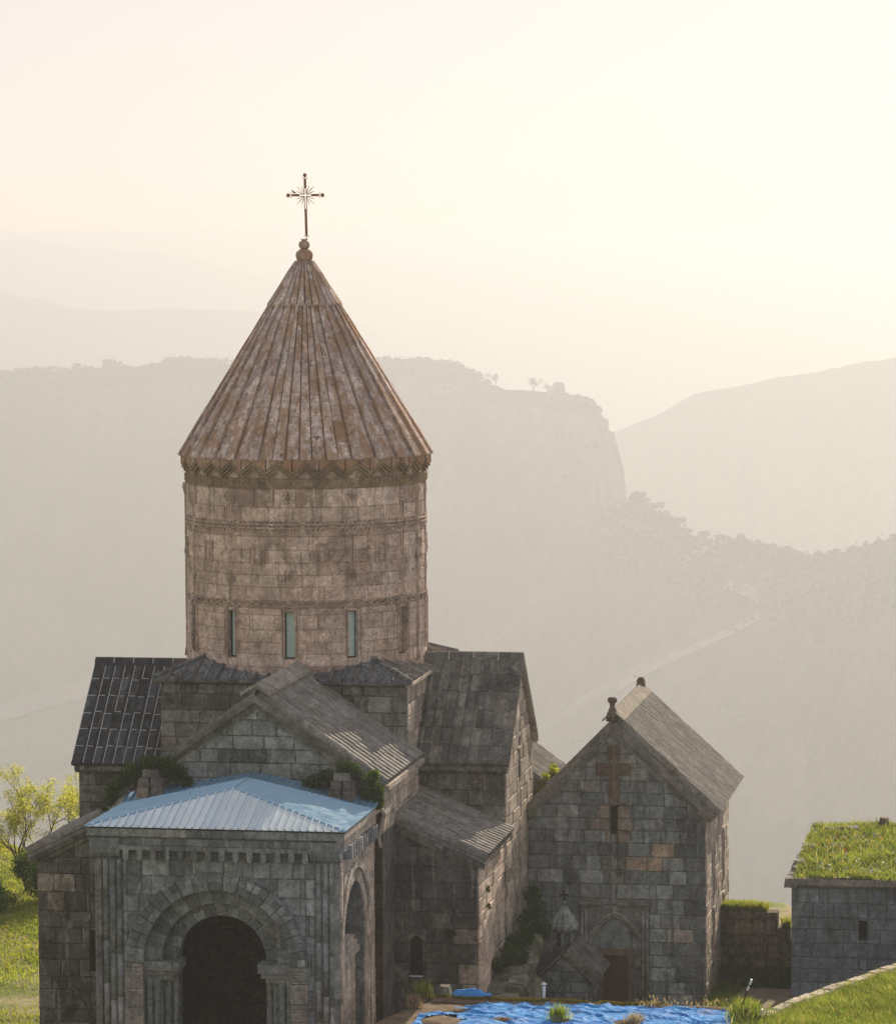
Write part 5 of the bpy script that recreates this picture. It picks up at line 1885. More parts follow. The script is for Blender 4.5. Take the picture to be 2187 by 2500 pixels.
    face_stones(chapel, wall, g, [(uf, 0), (ub, 0), (ub, ze - 0.3), (uf, ze - 0.3)], M['sidewall'], 203, [('rect', u - 0.26, u + 0.26, a, b) for u, a, b in nich], (0.48, 0.6), (0.6, 1.2), lambda cx, cy, t, r: (t[0], 0.25 if r.random() < 0.4 else 0.0, t[2]), boost=0.8)
    for u, a, b in nich:
        MB().box(W(u - 0.26, vb + 0.004, a), U * 0.52, Z * (b - a), V * 0.004, (0.0, 0, 0)).build('niche', M['interior'], wall)  # thin flat plate; its dark colour paints the shade of a recess
        for s in (-1, 1):
            MB().tube(W(u + s * 0.3, vb + 0.05, a - 0.05), W(u + s * 0.3, vb + 0.05, b), 0.05, 0.05, 6, (0.6, 0.3, 0.5)).build('niche_shaft', M['sidewall'], wall)
        MB().box(W(u - 0.36, vb + 0.02, b), U * 0.72, Z * 0.12, V * 0.10, (0.6, 0.3, 0.5)).build('niche_cap', M['sidewall'], wall)
    run(wall, 'cornice_stone', W(uf - 0.1, vb, ze - 0.34), W(ub + 0.1, vb, ze - 0.34), V * 0.3, Z * 0.24, 9, M['sidewall'], 207, chamfer=0.5)
    # portal
    pt_ = empty_part('portal', chapel, W(uf, 12.37, 0))
    rng2 = random.Random(8)
    vl, vr, vm2 = 10.95, 13.8, 12.38

    def ogee(w, zs, h, n=9):
        L = []
        for i in range(n + 1):
            t = i / n
            x = w * (1 - t) ** 0.75
            L.append((x, zs + h * (1 - ((1 - t) ** 1.15) * 0.0) * (math.sin(t * math.pi / 2) * 0.75 + 0.25 * t ** 3)))
        return L
    og = ogee(1.08, 2.75, 1.05)
    out = [(vm2 + 1.08, 0)] + [(vm2 + x, z) for x, z in og] + [(vm2 - x, z) for x, z in og[::-1][1:]] + [(vm2 - 1.08, 0)]
    fr = [(vl, 0), (vl, 4.15), (vr, 4.15), (vr, 0)] + out
    MB().extrude([W(uf - 0.12, x, z) for x, z in fr][::-1], U * 0.10, (0.3, 0.1, 0.35)).build('portal_frame', cm, pt_)
    MB().extrude([W(uf - 0.035, x, z) for x, z in out], U * 0.02, (0.45, 0.0, 0.5)).build('tympanum', cm, pt_)
    for w, d in ((1.16, 0.17), (1.02, 0.10)):        # ogee mouldings
        o2 = ogee(w, 2.75, 1.05 * w / 1.08)
        full = [(vm2 + w, 0)] + [(vm2 + x, z) for x, z in o2] + [(vm2 - x, z) for x, z in o2[::-1][1:]] + [(vm2 - w, 0)]
        MB().path([W(uf - d, x, z) for x, z in full], [0.06] * len(full), 6, (0.7, 0.2, 0.6)).build('arch_moulding', cm, pt_, True)
    for x in (vl + 0.08, vl + 0.24, vr - 0.24, vr - 0.08):
        MB().tube(W(uf - 0.15, x, 0), W(uf - 0.15, x, 4.0), 0.06, 0.06, 8, (0.6, 0.2, 0.5)).build('shaft', cm, pt_, True)
    for x0, x1 in ((vl - 0.02, 11.85), (12.45, vr + 0.05)):
        run(pt_, 'cornice_stone', W(uf, x0, 4.16), W(uf, x1, 4.16), -U * 0.28, Z * 0.16, 2, M['rib'], 44, chamfer=0.4)
        run(pt_, 'cornice_stone', W(uf, x0, 4.325), W(uf, x1, 4.325), -U * 0.18, Z * 0.10, 2, M['rib'], 45)
    rs = M['red_stone']
    for x0, x1, y0, y1, d in ((11.62, 11.9, 0, 2.1, 0.10), (12.94, 13.2, 0, 2.1, 0.10), (11.62, 13.2, 2.105, 2.36, 0.12)):
        MB().box(W(uf - 0.04 - d, x0, y0), V * (x1 - x0), Z * (y1 - y0), U * d, (0.4, 0.2, 0.4)).build('door_frame', rs, pt_)
    dr = empty_part('door', chapel, W(uf, 12.42, 0))
    for k in range(5):
        MB().box(W(uf - 0.085, 11.91 + 0.205 * k, 0.02), V * 0.198, Z * 2.07, U * 0.04, (rng2.random(), 0, 0.5)).build('plank', M['wood'], dr)
    MB().tube(W(uf - 0.13, 12.8, 1.0), W(uf - 0.13, 12.8, 1.16), 0.018, 0.018, 6).build('handle', M['black_iron'], dr)


build_chapel()

# ================================================================== tomb shrine beside the chapel door
shrine = thing('tomb_shrine', 'small gabled tomb shrine with a tiny domed turret and cross beside the chapel door', 'shrine', W(-0.5, 10.8, 0))


def build_shrine():
    m_ = M['porch']
    va, vb, vm, za, ze, uf, ub = 9.88, 11.85, 10.82, 3.0, 2.02, -2.0, 1.0
    mb = MB().uvbox(uf, ub, va, vb, 0, ze - 0.1, (0.1, 0, 0.2))
    mb.extrude([W(uf, va, ze - 0.1), W(uf, vb, ze - 0.1), W(uf, vm, za - 0.2)], U * (ub - uf), (0.1, 0, 0.2))
    body = mb.build('wall', m_, shrine)
    face_stones(shrine, body, front(uf), [(va, 0), (vb, 0), (vb, ze - 0.15), (vm, za - 0.3), (va, ze - 0.15)], m_, 301, (), (0.4, 0.5), (0.6, 0.9), lambda cx, cy, t, r: (t[0], 0, t[2]))
    face_stones(shrine, body, right(vb), [(uf, 0), (ub, 0), (ub, ze - 0.15), (uf, ze - 0.15)], M['tile_blue'], 302, (), (0.4, 0.5), (0.5, 0.8))
    off = 0.12
    ribbed('ridged_slabs', W(uf - 0.2, vm, za - off), W(ub, vm, za - off), W(ub, vb + 0.25, ze - off - 0.2), W(uf - 0.2, vb + 0.25, ze - off - 0.2), 11, 4, M['tile_grey'], body, 304, 0.07, 0.1)
    MB().extrude([W(uf - 0.2, vm, za - off), W(ub, vm, za - off), W(ub, va - 0.25, ze - off - 0.2), W(uf - 0.2, va - 0.25, ze - off - 0.2)], Vector((0, 0, off)), (0.3, 0, 0.3)).build('rear_slope', M['tile_grey'], body)
    tur = empty_part('turret', shrine, W(-0.4, 10.62, 2.7))
    c = W(-0.4, 10.62, 0)
    MB().lathe(c, [(0.45, 2.55), (0.45, 2.8), (0.40, 2.86), (0.22, 2.88), (0.22, 3.45), (0.45, 3.5), (0.5, 3.72), (0.3, 3.74)], 12, (0.3, 0, 0.4)).build('drum', m_, tur)
    for k in range(6):
        a = 2 * math.pi * k / 6 + 0.3
        p = c + Vector((math.cos(a) * 0.38, math.sin(a) * 0.38, 0))
        MB().tube(p + Z * 2.84, p + Z * 3.5, 0.07, 0.06, 8, (0.7, 0.3, 0.6)).build('column', m_, tur, True)
    n = 12
    mb = MB()
    vs, fs = [], []
    for r, z in ((0.6, 3.66), (0.58, 3.78), (0.42, 4.1), (0.2, 4.42), (0.07, 4.6)):
        for i in range(2 * n):
            a = math.pi * i / n
            rr = r * (1.0 if i % 2 == 0 else 0.86)
            vs.append(c + Vector((math.cos(a) * rr, math.sin(a) * rr, z - (0.08 if i % 2 == 0 and z < 3.7 else 0))))
    for k in range(4):
        fs += [(k * 2 * n + i, k * 2 * n + (i + 1) % (2 * n), (k + 1) * 2 * n + (i + 1) % (2 * n), (k + 1) * 2 * n + i) for i in range(2 * n)]
    fs.append(tuple(range(8 * n, 10 * n)))
    fs.append(tuple(range(2 * n))[::-1])
    mb.add(vs, fs, (0.9, 0, 0.8)).build('fluted_dome', M['chapel'], tur)
    MB().lathe(c, [(0.09, 4.55), (0.12, 4.64), (0.08, 4.72), (0.03, 4.76)], 10).build('finial', m_, tur, True)
    mb = MB()
    cc = c + Z * 4.98
    for d in (Z, -Z, V, -V):
        w = d.cross(U).normalized()
        L = 0.2 if abs(d.z) < 0.5 else 0.22
        mb.extrude([cc - w * 0.03, cc + d * L - w * 0.06, cc + d * (L - 0.03), cc + d * L + w * 0.06, cc + w * 0.03], U * 0.04)
    mb.build('cross', M['black_iron'], tur)


build_shrine()

# ================================================================== mossy rubble stair along the church wall
rubble = thing('rubble_steps', 'mossy heap of broken steps and carved slabs against the side of the church', 'rubble', W(-6.5, 9.3, 0))


def lump(part, name, c, ex, ey, ez, mat, rng, tone=None):
    vs = []
    for k, sz in ((0, 1.0), (0.5, 1.06), (1.0, 0.86)):
        for a, b in ((-1, -1), (1, -1), (1, 1), (-1, 1)):
            j = lambda: rng.uniform(0.86, 1.1)
            vs.append(c + ex * (a * 0.5 * sz * j()) + ey * (b * 0.5 * sz * j()) + ez * (k * j()))
    fs = [(k * 4 + i, k * 4 + (i + 1) % 4, (k + 1) * 4 + (i + 1) % 4, (k + 1) * 4 + i) for k in range(2) for i in range(4)] + [(8, 9, 10, 11), (3, 2, 1, 0)]
    return obj(name, vs, fs, mat, part, tone or rtone(rng, 0.15))


def build_rubble():
    rng = random.Random(6)
    for k in range(9):                                # broken steps, rising away
        u = -10.2 + 0.86 * k
        z = 2.0 + 0.23 * k
        for j in range(2):
            lump(rubble, 'step_stone', W(u, 9.05 + 0.62 * j + rng.uniform(-0.08, 0.08), z - 0.42), U * 0.95, V * rng.uniform(0.55, 0.75), Z * rng.uniform(0.36, 0.5), M['rubble'], rng)
        for i in range(4):
            zz = z - 0.85 - 0.5 * i
            if zz > -0.5:
                lump(rubble, 'rubble_stone', W(u + rng.uniform(-0.1, 0.1), 9.62 + rng.uniform(-0.1, 0.12), zz), U * rng.uniform(0.7, 0.95), V * 0.7, Z * 0.52, M['rubble'], rng)
                lump(rubble, 'rubble_stone', W(u, 9.0, zz), U * 0.9, V * 0.6, Z * 0.52, M['rubble'], rng)
    for u, v, h, w, t in ((-9.4, 10.15, 2.5, 0.3, 0.10), (-7.2, 10.2, 2.2, 0.5, -0.06), (-8.3, 10.2, 1.9, 0.22, 0.16), (-5.4, 10.25, 2.6, 0.35, 0.04), (-10.6, 9.9, 1.7, 0.5, -0.08), (-6.2, 10.3, 1.6, 0.6, 0.0)):
        lump(rubble, 'carved_slab', W(u, v, -0.1), U * 0.28, V * w, (Z + V * t) * h, M['rubble'], rng, (0.95, 0.25, 0.8))


build_rubble()


def shrub(name, label, centres, radii, n, size, mat, seed, stems=(), accent=0.06, group=None, cat='shrub'):
    base = Vector(centres[0]) - Z * radii[0] * 0.9
    t = thing(name, label, cat, base, group)
    rng = np.random.default_rng(seed)
    vs, fs = leaf_cloud(n, [tuple(c) for c in centres], radii, size, rng)
    big_obj('foliage', vs, fs, mat, t, leaf_tones(n, rng, accent), origin=tuple(base))
    mb = MB()
    for c in centres:
        mb.path([base, base.lerp(Vector(c), 0.5) + Vector((0.05, 0, 0.05)), Vector(c)], [0.035, 0.025, 0.012], 5)
    mb.build('stem', M['bark'], t)
    return t


rr = random.Random(12)
J = lambda u, v, z, s: W(u + rr.uniform(-s, s), v + rr.uniform(-s, s), z + rr.uniform(-s, s) * 0.5)
shrub('ivy_bush', 'dark ivy bush swallowing the left-hand stump behind the blue roof', [J(-12.9, v, z, 0.1) for v, z in ((-3.2, 11.75), (-3.9, 11.6), (-2.7, 11.8), (-2.2, 11.5), (-4.4, 11.2), (-4.7, 10.8), (-1.9, 11.2), (-3.5, 11.9), (-4.9, 10.45), (-5.2, 10.1))], [0.42, 0.4, 0.42, 0.36, 0.36, 0.32, 0.26, 0.36, 0.26, 0.2], 6500, 0.045, M['leaf_dark'], 1, accent=0.05)
shrub('ivy_bush', 'dark shrub growing over the right-hand stump behind the blue roof', [J(-12.9, v, z, 0.1) for v, z in ((3.5, 11.5), (4.1, 11.85), (3.1, 11.3), (2.75, 11.2), (4.5, 11.75))], [0.4, 0.34, 0.34, 0.24, 0.34], 3200, 0.045, M['leaf_dark'], 2, accent=0.05)
shrub('grassy_bush', 'bright feathery bush between the blue roof and the nave eave', [J(-12.9, v, z, 0.06) for v, z in ((5.1, 11.3), (5.3, 11.0), (5.0, 10.8), (5.45, 10.6), (5.25, 11.6))], [0.34, 0.36, 0.3, 0.28, 0.24], 3600, 0.05, M['leaf_green'], 3)
shrub('moss_bush', 'green bush on top of the rubble steps by the church wall', [J(u, v, z, 0.1) for u, v, z in ((-6, 9.2, 3.6), (-5.2, 9.4, 3.9), (-4.4, 9.6, 4.1), (-6.8, 9.0, 3.3), (-5.6, 9.7, 3.5))], [0.42, 0.42, 0.42, 0.32, 0.36], 4200, 0.05, M['leaf_dark'], 4, accent=0.02)
shrub('moss_bush', 'dark green bush in the corner behind the little shrine', [J(u, v, z, 0.12) for u, v, z in ((-2.0, 9.5, 4.2), (-1.5, 9.7, 4.6), (-1.0, 9.4, 5.0), (-2.4, 9.4, 3.6), (-1.8, 9.9, 3.8))], [0.5, 0.45, 0.4, 0.5, 0.4], 4200, 0.055, M['leaf_dark'], 5, accent=0.02)
shrub('gutter_bush', 'sunlit yellow-green bush in the gutter between church and chapel', [J(u, v, z, 0.06) for u, v, z in ((4.6, 9.0, 8.75), (4.9, 9.1, 8.95), (4.3, 9.0, 8.5), (5.6, 9.35, 9.1), (6.2, 9.2, 9.2))], [0.3, 0.26, 0.22, 0.26, 0.2], 2200, 0.045, M['leaf_yellow'], 6)
for i, (u, dv, lab) in enumerate(((5.4, 1.35, 'small sunlit tuft growing halfway down the chapel roof'), (8.7, 1.9, 'sunlit tuft high at the far edge of the chapel roof'), (6.0, 3.1, 'pale dry tuft low on the chapel roof'), (4.2, 3.3, 'small green tuft at the chapel eave'))):
    z = 11.98 - dv * 0.93 + 0.12
    shrub('roof_tuft', lab, [W(u, 12.35 + dv, z), W(u + 0.15, 12.45 + dv, z - 0.08)], [0.14, 0.11], 160, 0.05, M['leaf_yellow'], 20 + i, cat='tuft', group='tufts growing on the chapel roof')
for i, (u, z, lab) in enumerate(((-8.2, 6.6, 'small weed high on the pink side wall of the church'), (-8.0, 5.9, 'small weed just below another on the pink side wall'))):
    shrub('wall_weed', lab, [W(u, 8.78, z), W(u + 0.1, 8.8, z - 0.12)], [0.1, 0.09], 90, 0.045, M['leaf_dark'], 30 + i, cat='weed', group='weeds rooted in the church wall')
shrub('wall_weed', 'small weed rooted near the corner of the dark aisle front', [W(-9.78, 7.55, 5.15), W(-9.78, 7.75, 5.1)], [0.13, 0.11], 160, 0.05, M['leaf_dark'], 33, cat='weed', group='weeds rooted in the church wall')

# ================================================================== grass-roofed house on the right
house = thing('grass_roof_house', 'low blue-grey stone house with a flowering grass roof', 'house', W(4, 25, 0))


def roof_z(u, v):
    k = min(1.0, max(0.0, (u + 0.3) / 8.0))
    return 5.86 + 0.5 * k + 0.18 * math.sin(min(1.0, max(0, (v - 19.6) / 14)) * math.pi / 2) * k + 0.12 * fbm(u / 2.3, v / 2.3, 6.1, 3)


def build_house():
    m_ = M['house']
    va, vb = 19.8, 36.0
    wx0, wx1, wz0, wz1 = 22.48, 22.84, 3.36, 4.18
    mb = MB()
    mb.uvbox(0, 0.6, va, wx0, -0.5, 5.5).uvbox(0, 0.6, wx1, vb, -0.5, 5.5).uvbox(0, 0.6, wx0, wx1, -0.5, wz0).uvbox(0, 0.6, wx0, wx1, wz1, 5.5)
    mb.uvbox(0.6, 10.5, va, vb, -0.5, 5.5)
    wall = mb.build('wall', m_, house)
    MB().box(W(0.585, wx0, wz0), V * (wx1 - wx0), Z * (wz1 - wz0), U * 0.01).build('window', M['interior'], wall)
    face_stones(house, wall, front(0), [(va, 0), (29, 0), (29, 5.48), (va, 5.48)], m_, 401, [('rect', wx0, wx1, wz0, wz1)], (0.46, 0.6), (0.6, 1.3), lambda cx, cy, t, r: (t[0], 0.4 if (t[1] and cy < 3) else 0, t[2]))
    run(wall, 'cornice_stone', W(0, va - 0.25, 5.52), W(0, 30, 5.52), -U * 0.32, Z * 0.36, 9, M['rib'], 402, chamfer=0.5)
    rng = random.Random(41)
    for k in range(11):                               # coping stones up the left verge
        u = -0.3 + 0.82 * k
        lump(wall, 'coping_stone', W(u + 0.4, va - 0.02 + 0.05 * k, roof_z(u, va) - 0.32), U * 0.8, V * rng.uniform(0.45, 0.6), Z * rng.uniform(0.36, 0.46), M['rib'], rng)
    for k in range(4):
        lump(wall, 'coping_stone', W(8.5, va + 0.9 + 0.5 * k, roof_z(8, va + 1) - 0.2), U * 0.6, V * 0.55, Z * rng.uniform(0.3, 0.42), M['rib'], rng)
    lump(wall, 'vent_stump', W(9.6, 22.95, roof_z(9.6, 23) - 0.1), U * 0.45, V * 0.42, Z * 0.5, M['ruin'], rng)
    nu, nv = 26, 40
    vs = [W(-0.26 + 10.2 * i / nu, va + 0.2 + 13 * j / nv, roof_z(-0.26 + 10.2 * i / nu, va + 0.2 + 13 * j / nv)) for i in range(nu + 1) for j in range(nv + 1)]
    fs = [(i * (nv + 1) + j, i * (nv + 1) + j + 1, (i + 1) * (nv + 1) + j + 1, (i + 1) * (nv + 1) + j) for i in range(nu) for j in range(nv)]
    obj('turf', vs, fs, M['ground'], wall, smooth=True)


build_house()


def blades(name, pts, h, w, mat, seed, parent=None, label=None, lean=(0.0, 0.0), pale=0.08, hj=0.5, cat='grass'):
    """One mass of grass: a bent blade for every root point."""
    rng = np.random.default_rng(seed)
    pts = np.asarray(pts, float)
    n = len(pts)
    a = rng.uniform(0, 2 * math.pi, n)
    side = np.stack([np.cos(a), np.sin(a), np.zeros(n)], 1)
    hh = h * rng.uniform(1 - hj, 1 + hj, n)
    ln = np.stack([rng.normal(lean[0], 0.35, n), rng.normal(lean[1], 0.35, n), np.zeros(n)], 1) * hh[:, None]
    ww = w * rng.uniform(0.6, 1.4, n)
    b0, b1 = pts - side * ww[:, None] / 2, pts + side * ww[:, None] / 2
    m_ = pts + ln * 0.35 + np.stack([0 * hh, 0 * hh, hh * 0.65], 1)
    m0, m1 = m_ - side * ww[:, None] * 0.4, m_ + side * ww[:, None] * 0.4
    tip = pts + ln + np.stack([0 * hh, 0 * hh, hh * 0.98], 1)
    vs = np.stack([b0, b1, m1, m0, tip], 1).reshape(-1, 3)
    k = np.arange(n)[:, None] * 5
    fs = np.concatenate([k + np.array([[0, 1, 2]]), k + np.array([[0, 2, 3]]), k + np.array([[3, 2, 4]])])
    clump = np.array([0.5 + 0.5 * noise.noise(Vector((p[0] * 0.9, p[1] * 0.9, 3.0))) for p in pts])
    t = np.stack([np.clip(clump + rng.normal(0, 0.18, n), 0, 1), (rng.random(n) < pale) * rng.uniform(0.5, 1, n), rng.random(n)], 1)
    o = big_obj(name, vs, fs, mat, parent, np.repeat(t, 5, 0), 'stuff', origin=tuple(WL[parent]) if parent else (0, 0, 0))
    if label:
        tag(o, label, cat)
    return o


rg = np.random.default_rng(5)
pts = []
while len(pts) < 46000:
    u, v = rg.uniform(-0.3, 9.9), rg.uniform(19.9, 31)
    if v > 25.5 + 0.35 * u and rg.random() < 0.8:
        continue
    if fbm(u / 0.9, v / 0.9, 5.5, 2) < -0.08 and rg.random() < 0.72:
        continue
    pts.append(W(u, v, roof_z(u, v) - 0.02))
blades('roof_grass', pts, 0.17, 0.03, M['grass'], 51, house, None, (-0.1, -0.1), 0.3, 0.75)
tall = [W(u, v, roof_z(u, v)) for u, v in zip(rg.uniform(0.5, 9.8, 700), rg.uniform(20.3, 28, 700))]
blades('roof_tall_grass', tall, 0.42, 0.03, M['grass'], 52, house, None, (0.0, 0.0), 0.5, 0.3)
fl = [W(u, v, roof_z(u, v) + 0.13) for u, v in zip(rg.normal(4.8, 1.8, 90), rg.normal(21.6, 1.2, 90)) if 0.3 < u < 9.5 and 20 < v < 30]
vs, fs = leaf_cloud(len(fl), [tuple(p) for p in fl], np.full(len(fl), 0.05), 0.055, rg)
big_obj('poppy_flowers', vs, fs, M['poppy'], house, leaf_tones(len(fl), rg), 'stuff', origin=tuple(WL[house]))
fl = [W(u, v, roof_z(u, v) + 0.14) for u, v in zip(rg.uniform(0.5, 7, 700), rg.uniform(20.5, 27, 700))]
vs, fs = leaf_cloud(len(fl), [tuple(p) for p in fl], np.full(len(fl), 0.1), 0.06, rg)
big_obj('pale_flowers', vs, fs, M['white_paint'], house, leaf_tones(len(fl), rg), 'stuff', origin=tuple(WL[house]))

# ---- ruined wall between the chapel and the house
ruin = thing('ruined_wall', 'broken brown stone wall with grass along its top, behind the footpath', 'wall', W(8.3, 18, 0))


def build_ruin():
    rng = random.Random(61)
    steps = ((15.9, 18.55, 2.98), (18.55, 19.1, 2.3), (19.1, 20.2, 1.65))
    for v0, v1, zt in steps:
        MB().uvbox(8.05, 8.8, v0, v1, -0.6, zt - 0.06, (0.2, 0.2, 0.2)).build('core', M['ruin'], ruin)
    z = -0.1
    while z < 2.95:
        h = rng.uniform(0.4, 0.66)
        h = min(h, 2.98 - z) if 2.98 - z > 0.15 else h
        v = 15.9
        while v < 20.1:
            w = rng.uniform(0.4, 0.9)
            zt = next((t for a, b, t in steps if a <= v + w / 2 < b), 1.6)
            if z + h <= zt + 0.12:
                lump(ruin, 'stone_block', W(8.05 + rng.uniform(-0.04, 0.02), v + w / 2, z), V * (w - 0.03), U * 0.3, Z * (h - 0.025), M['ruin'], rng)
            v += w
        z += h


build_ruin()
pts = [W(u, v, 2.92 if v < 18.5 else (2.26 if v < 19.1 else 1.6)) for u, v in zip(rg.uniform(8.0, 8.8, 3800), rg.uniform(16.0, 20.1, 3800)) if v < 18.1 or v > 18.75]
blades('wall_top_grass', pts, 0.33, 0.03, M['lawn'], 62, ruin, None, (-0.1, -0.1), 0.3)

# ================================================================== terrace in the foreground
TPOLY = [(-45, 2.0), (-24, 5.4), (-19.9, 6.6), (-17.1, 7.35), (-15.75, 8.1), (-15.6, 18.9), (-16.6, 19.75), (-17.39, 20.17), (-15.16, 20.93), (-11.61, 22.53), (-7.7, 24.39), (-4.0, 26.1), (-2.6, 27.0), (-2.6, 42), (-45, 42)]
TZ = 3.75


def build_terrace():
    MB().extrude([W(u, v, -0.5) for u, v in TPOLY], Z * (TZ + 0.5), (0.3, 0.2, 0.3)).build('terrace', M['soil'], None, kind='structure')
    cop = thing('terrace_coping', 'row of pale flat coping stones along the grassy terrace edge', 'coping', W(-12, 22, TZ))
    rng = random.Random(71)
    P = [W(u, v, TZ + 0.02) for u, v in TPOLY[7:12]]
    for a, b in zip(P[:-1], P[1:]):
        L = (b - a).length
        n = max(1, int(L / 0.85))
        d = (b - a) / n
        sdv = d.cross(Z).normalized()
        for i in range(n):
            lump(cop, 'coping_stone', a + d * (i + 0.5) - sdv * 0.02, d * 0.97, sdv * rng.uniform(0.46, 0.56), Z * rng.uniform(0.15, 0.2), M['sidewall'], rng, (rng.uniform(0.4, 1), 0.2, rng.uniform(0.4, 0.9)))


build_terrace()


def inside(u, v, poly):
    c = False
    n = len(poly)
    for i in range(n):
        (u0, v0), (u1, v1) = poly[i], poly[(i + 1) % n]
        if (v0 > v) != (v1 > v) and u < (u1 - u0) * (v - v0) / (v1 - v0) + u0:
            c = not c
    return c


# the blue sheet
TARP = [(-27, 6.6), (-21.5, 7.3), (-19.6, 8.0), (-18.4, 7.9), (-17.3, 8.9), (-16.4, 9.7), (-15.95, 10.6), (-15.85, 18.2), (-16.3, 19.1), (-17.3, 19.35), (-18.6, 19.2), (-20, 18.9), (-27, 18.6)]
HOLES = ((-19.25, 8.9, 0.8, 0.75), (-18.6, 15.5, 0.4, 0.45), (-18.55, 13.1, 0.25, 0.3), (-18.8, 11.1, 0.3, 0.4), (-17.6, 9.2, 0.3, 0.5))


def tarp_z(u, v):
    z = TZ + 0.03 + 0.03 * fbm(u / 1.8, v / 2.6, 1.1, 3)
    w = u * 0.8 + v * 0.35 + 0.7 * fbm(u / 1.5, v / 1.9, 5.0, 3)
    z += 0.06 * (1 - abs(math.sin(w * 4.1))) ** 3 + 0.045 * (1 - abs(math.sin(w * 9.3 + 2 * fbm(u, v, 2.2, 2)))) ** 2
    w2 = u * 0.25 - v * 0.9 + 0.5 * fbm(u, v, 9.0, 2)
    z += 0.05 * (1 - abs(math.sin(w2 * 3.3))) ** 3
    z += 0.03 * max(0.0, 1 - abs(u + 15.95) / 0.35)
    return z


def build_tarp():
    nu, nv = 190, 210
    us, vs_ = np.linspace(-27, -15.8, nu), np.linspace(6.5, 19.4, nv)
    idx, verts, faces = {}, [], []
    ok = [[inside(u, v, TARP) and all(((u - a) / ru) ** 2 + ((v - b) / rv) ** 2 > 1 + 0.5 * fbm(u * 2, v * 2, 0, 2) for a, b, ru, rv in HOLES) for v in vs_] for u in us]

    def vid(i, j):
        if (i, j) not in idx:
            idx[(i, j)] = len(verts)
            verts.append(W(us[i] + 0.03 * fbm(us[i] * 3, vs_[j] * 3, 1), vs_[j] + 0.03 * fbm(us[i] * 3, vs_[j] * 3, 2), tarp_z(us[i], vs_[j])))
        return idx[(i, j)]
    for i in range(nu - 1):
        for j in range(nv - 1):
            if ok[i][j] and ok[i + 1][j] and ok[i][j + 1] and ok[i + 1][j + 1]:
                faces.append((vid(i, j), vid(i, j + 1), vid(i + 1, j + 1), vid(i + 1, j)))
    o = obj('tarpaulin', verts, faces, M['tarp'], None, smooth=True)
    tag(o, 'crumpled shiny blue plastic tarpaulin spread over the earth terrace', 'tarpaulin')
    rng = random.Random(31)
    # a crumpled end bunched at the back corner
    vs, fs = [], []
    for i in range(18):
        for j in range(10):
            a, b = i / 17, j / 9
            u, v = -15.0 - 0.75 * b, 8.6 + 1.5 * a
            vs.append(W(u, v, TZ + 0.02 + 0.42 * math.sin(math.pi * b) ** 0.8 * (0.4 + 0.6 * math.sin(math.pi * a)) + 0.12 * fbm(u * 2.2, v * 2.2, 3.0, 3)))
    fs = [(i * 10 + j, i * 10 + j + 1, (i + 1) * 10 + j + 1, (i + 1) * 10 + j) for i in range(17) for j in range(9)]
    o = obj('tarpaulin', vs, fs, M['tarp'], None, smooth=True)
    tag(o, 'bunched end of blue plastic by a small rock at the back corner of the terrace', 'tarpaulin')
    o = lump(None, 'rock', W(-15.2, 8.35, TZ - 0.05), U * 0.45, V * 0.42, Z * 0.5, M['rubble'], rng)
    tag(o, 'small grey rock beside the bunched blue plastic', 'rock')
    o = lump(None, 'rock', W(-18.9, 13.0, TZ + 0.02), U * 0.3, V * 0.3, Z * 0.22, M['rubble'], rng)
    tag(o, 'small round stone weighing down the tarpaulin near the grass tuft', 'rock')
    # earth mounds showing through
    for k, (u, v, ru, rv) in enumerate(HOLES):
        n, m_ = 14, 6
        vv = []
        for q in range(m_ + 1):
            t = q / m_
            for i in range(n):
                a = 2 * math.pi * i / n
                rr_ = (1.15 - 0.9 * t) * (1 + 0.25 * fbm(math.cos(a) * 2 + u, math.sin(a) * 2 + v, 1.0, 3))
                vv.append(W(u + math.cos(a) * ru * rr_, v + math.sin(a) * rv * rr_, TZ - 0.02 + 0.17 * (1 - (1 - t) ** 2) * (0.8 + 0.4 * fbm(a * 2, t * 3, u, 2))))
        ff = [(q * n + i, q * n + (i + 1) % n, (q + 1) * n + (i + 1) % n, (q + 1) * n + i) for q in range(m_) for i in range(n)] + [tuple(range(m_ * n, (m_ + 1) * n))]
        o = obj('earth_mound', vv, ff, M['soil'], None, smooth=True)
        tag(o, ('brown earth heap at the near left corner of the blue sheet', 'dark earth heap right of the middle of the blue sheet', 'small earth heap under the grass tuft on the blue sheet', 'low earth heap alone in the left half of the blue sheet', 'brown earth heap just inside the bare left edge of the terrace')[k], 'earth', 'earth heaps holding down the tarpaulin')
    # ragged bank of earth and moss along the far edge
    vv, ff = [], []
    N = 150
    for i in range(N):
        v = 8.0 + 11.2 * i / (N - 1)
        h = 0.06 + 0.06 * fbm(v * 1.3, 0.3, 4.4, 4)
        for (du, dz) in ((-0.32, -0.02), (-0.14, h * 0.9), (0.04, h), (0.2, h * 0.5), (0.26, -0.4)):
            vv.append(W(-15.78 + du + 0.06 * fbm(v * 2, du * 5, 1.0, 3), v, TZ + 0.05 + dz))
    ff = [(i * 5 + k, i * 5 + k + 1, (i + 1) * 5 + k + 1, (i + 1) * 5 + k) for i in range(N - 1) for k in range(4)]
    obj('earth_bank', vv, ff, M['soil'], None, smooth=True, kind='structure')
    rg2 = np.random.default_rng(8)
    pp = []
    for v in rg2.uniform(8.2, 16.2, 26):
        for _ in range(260):
            q = v + rg2.normal(0, 0.22)
            pp.append(W(-15.72 + rg2.normal(0, 0.07), q, TZ + 0.09 + 0.06 * fbm(q * 1.3, 0.3, 4.4, 4)))
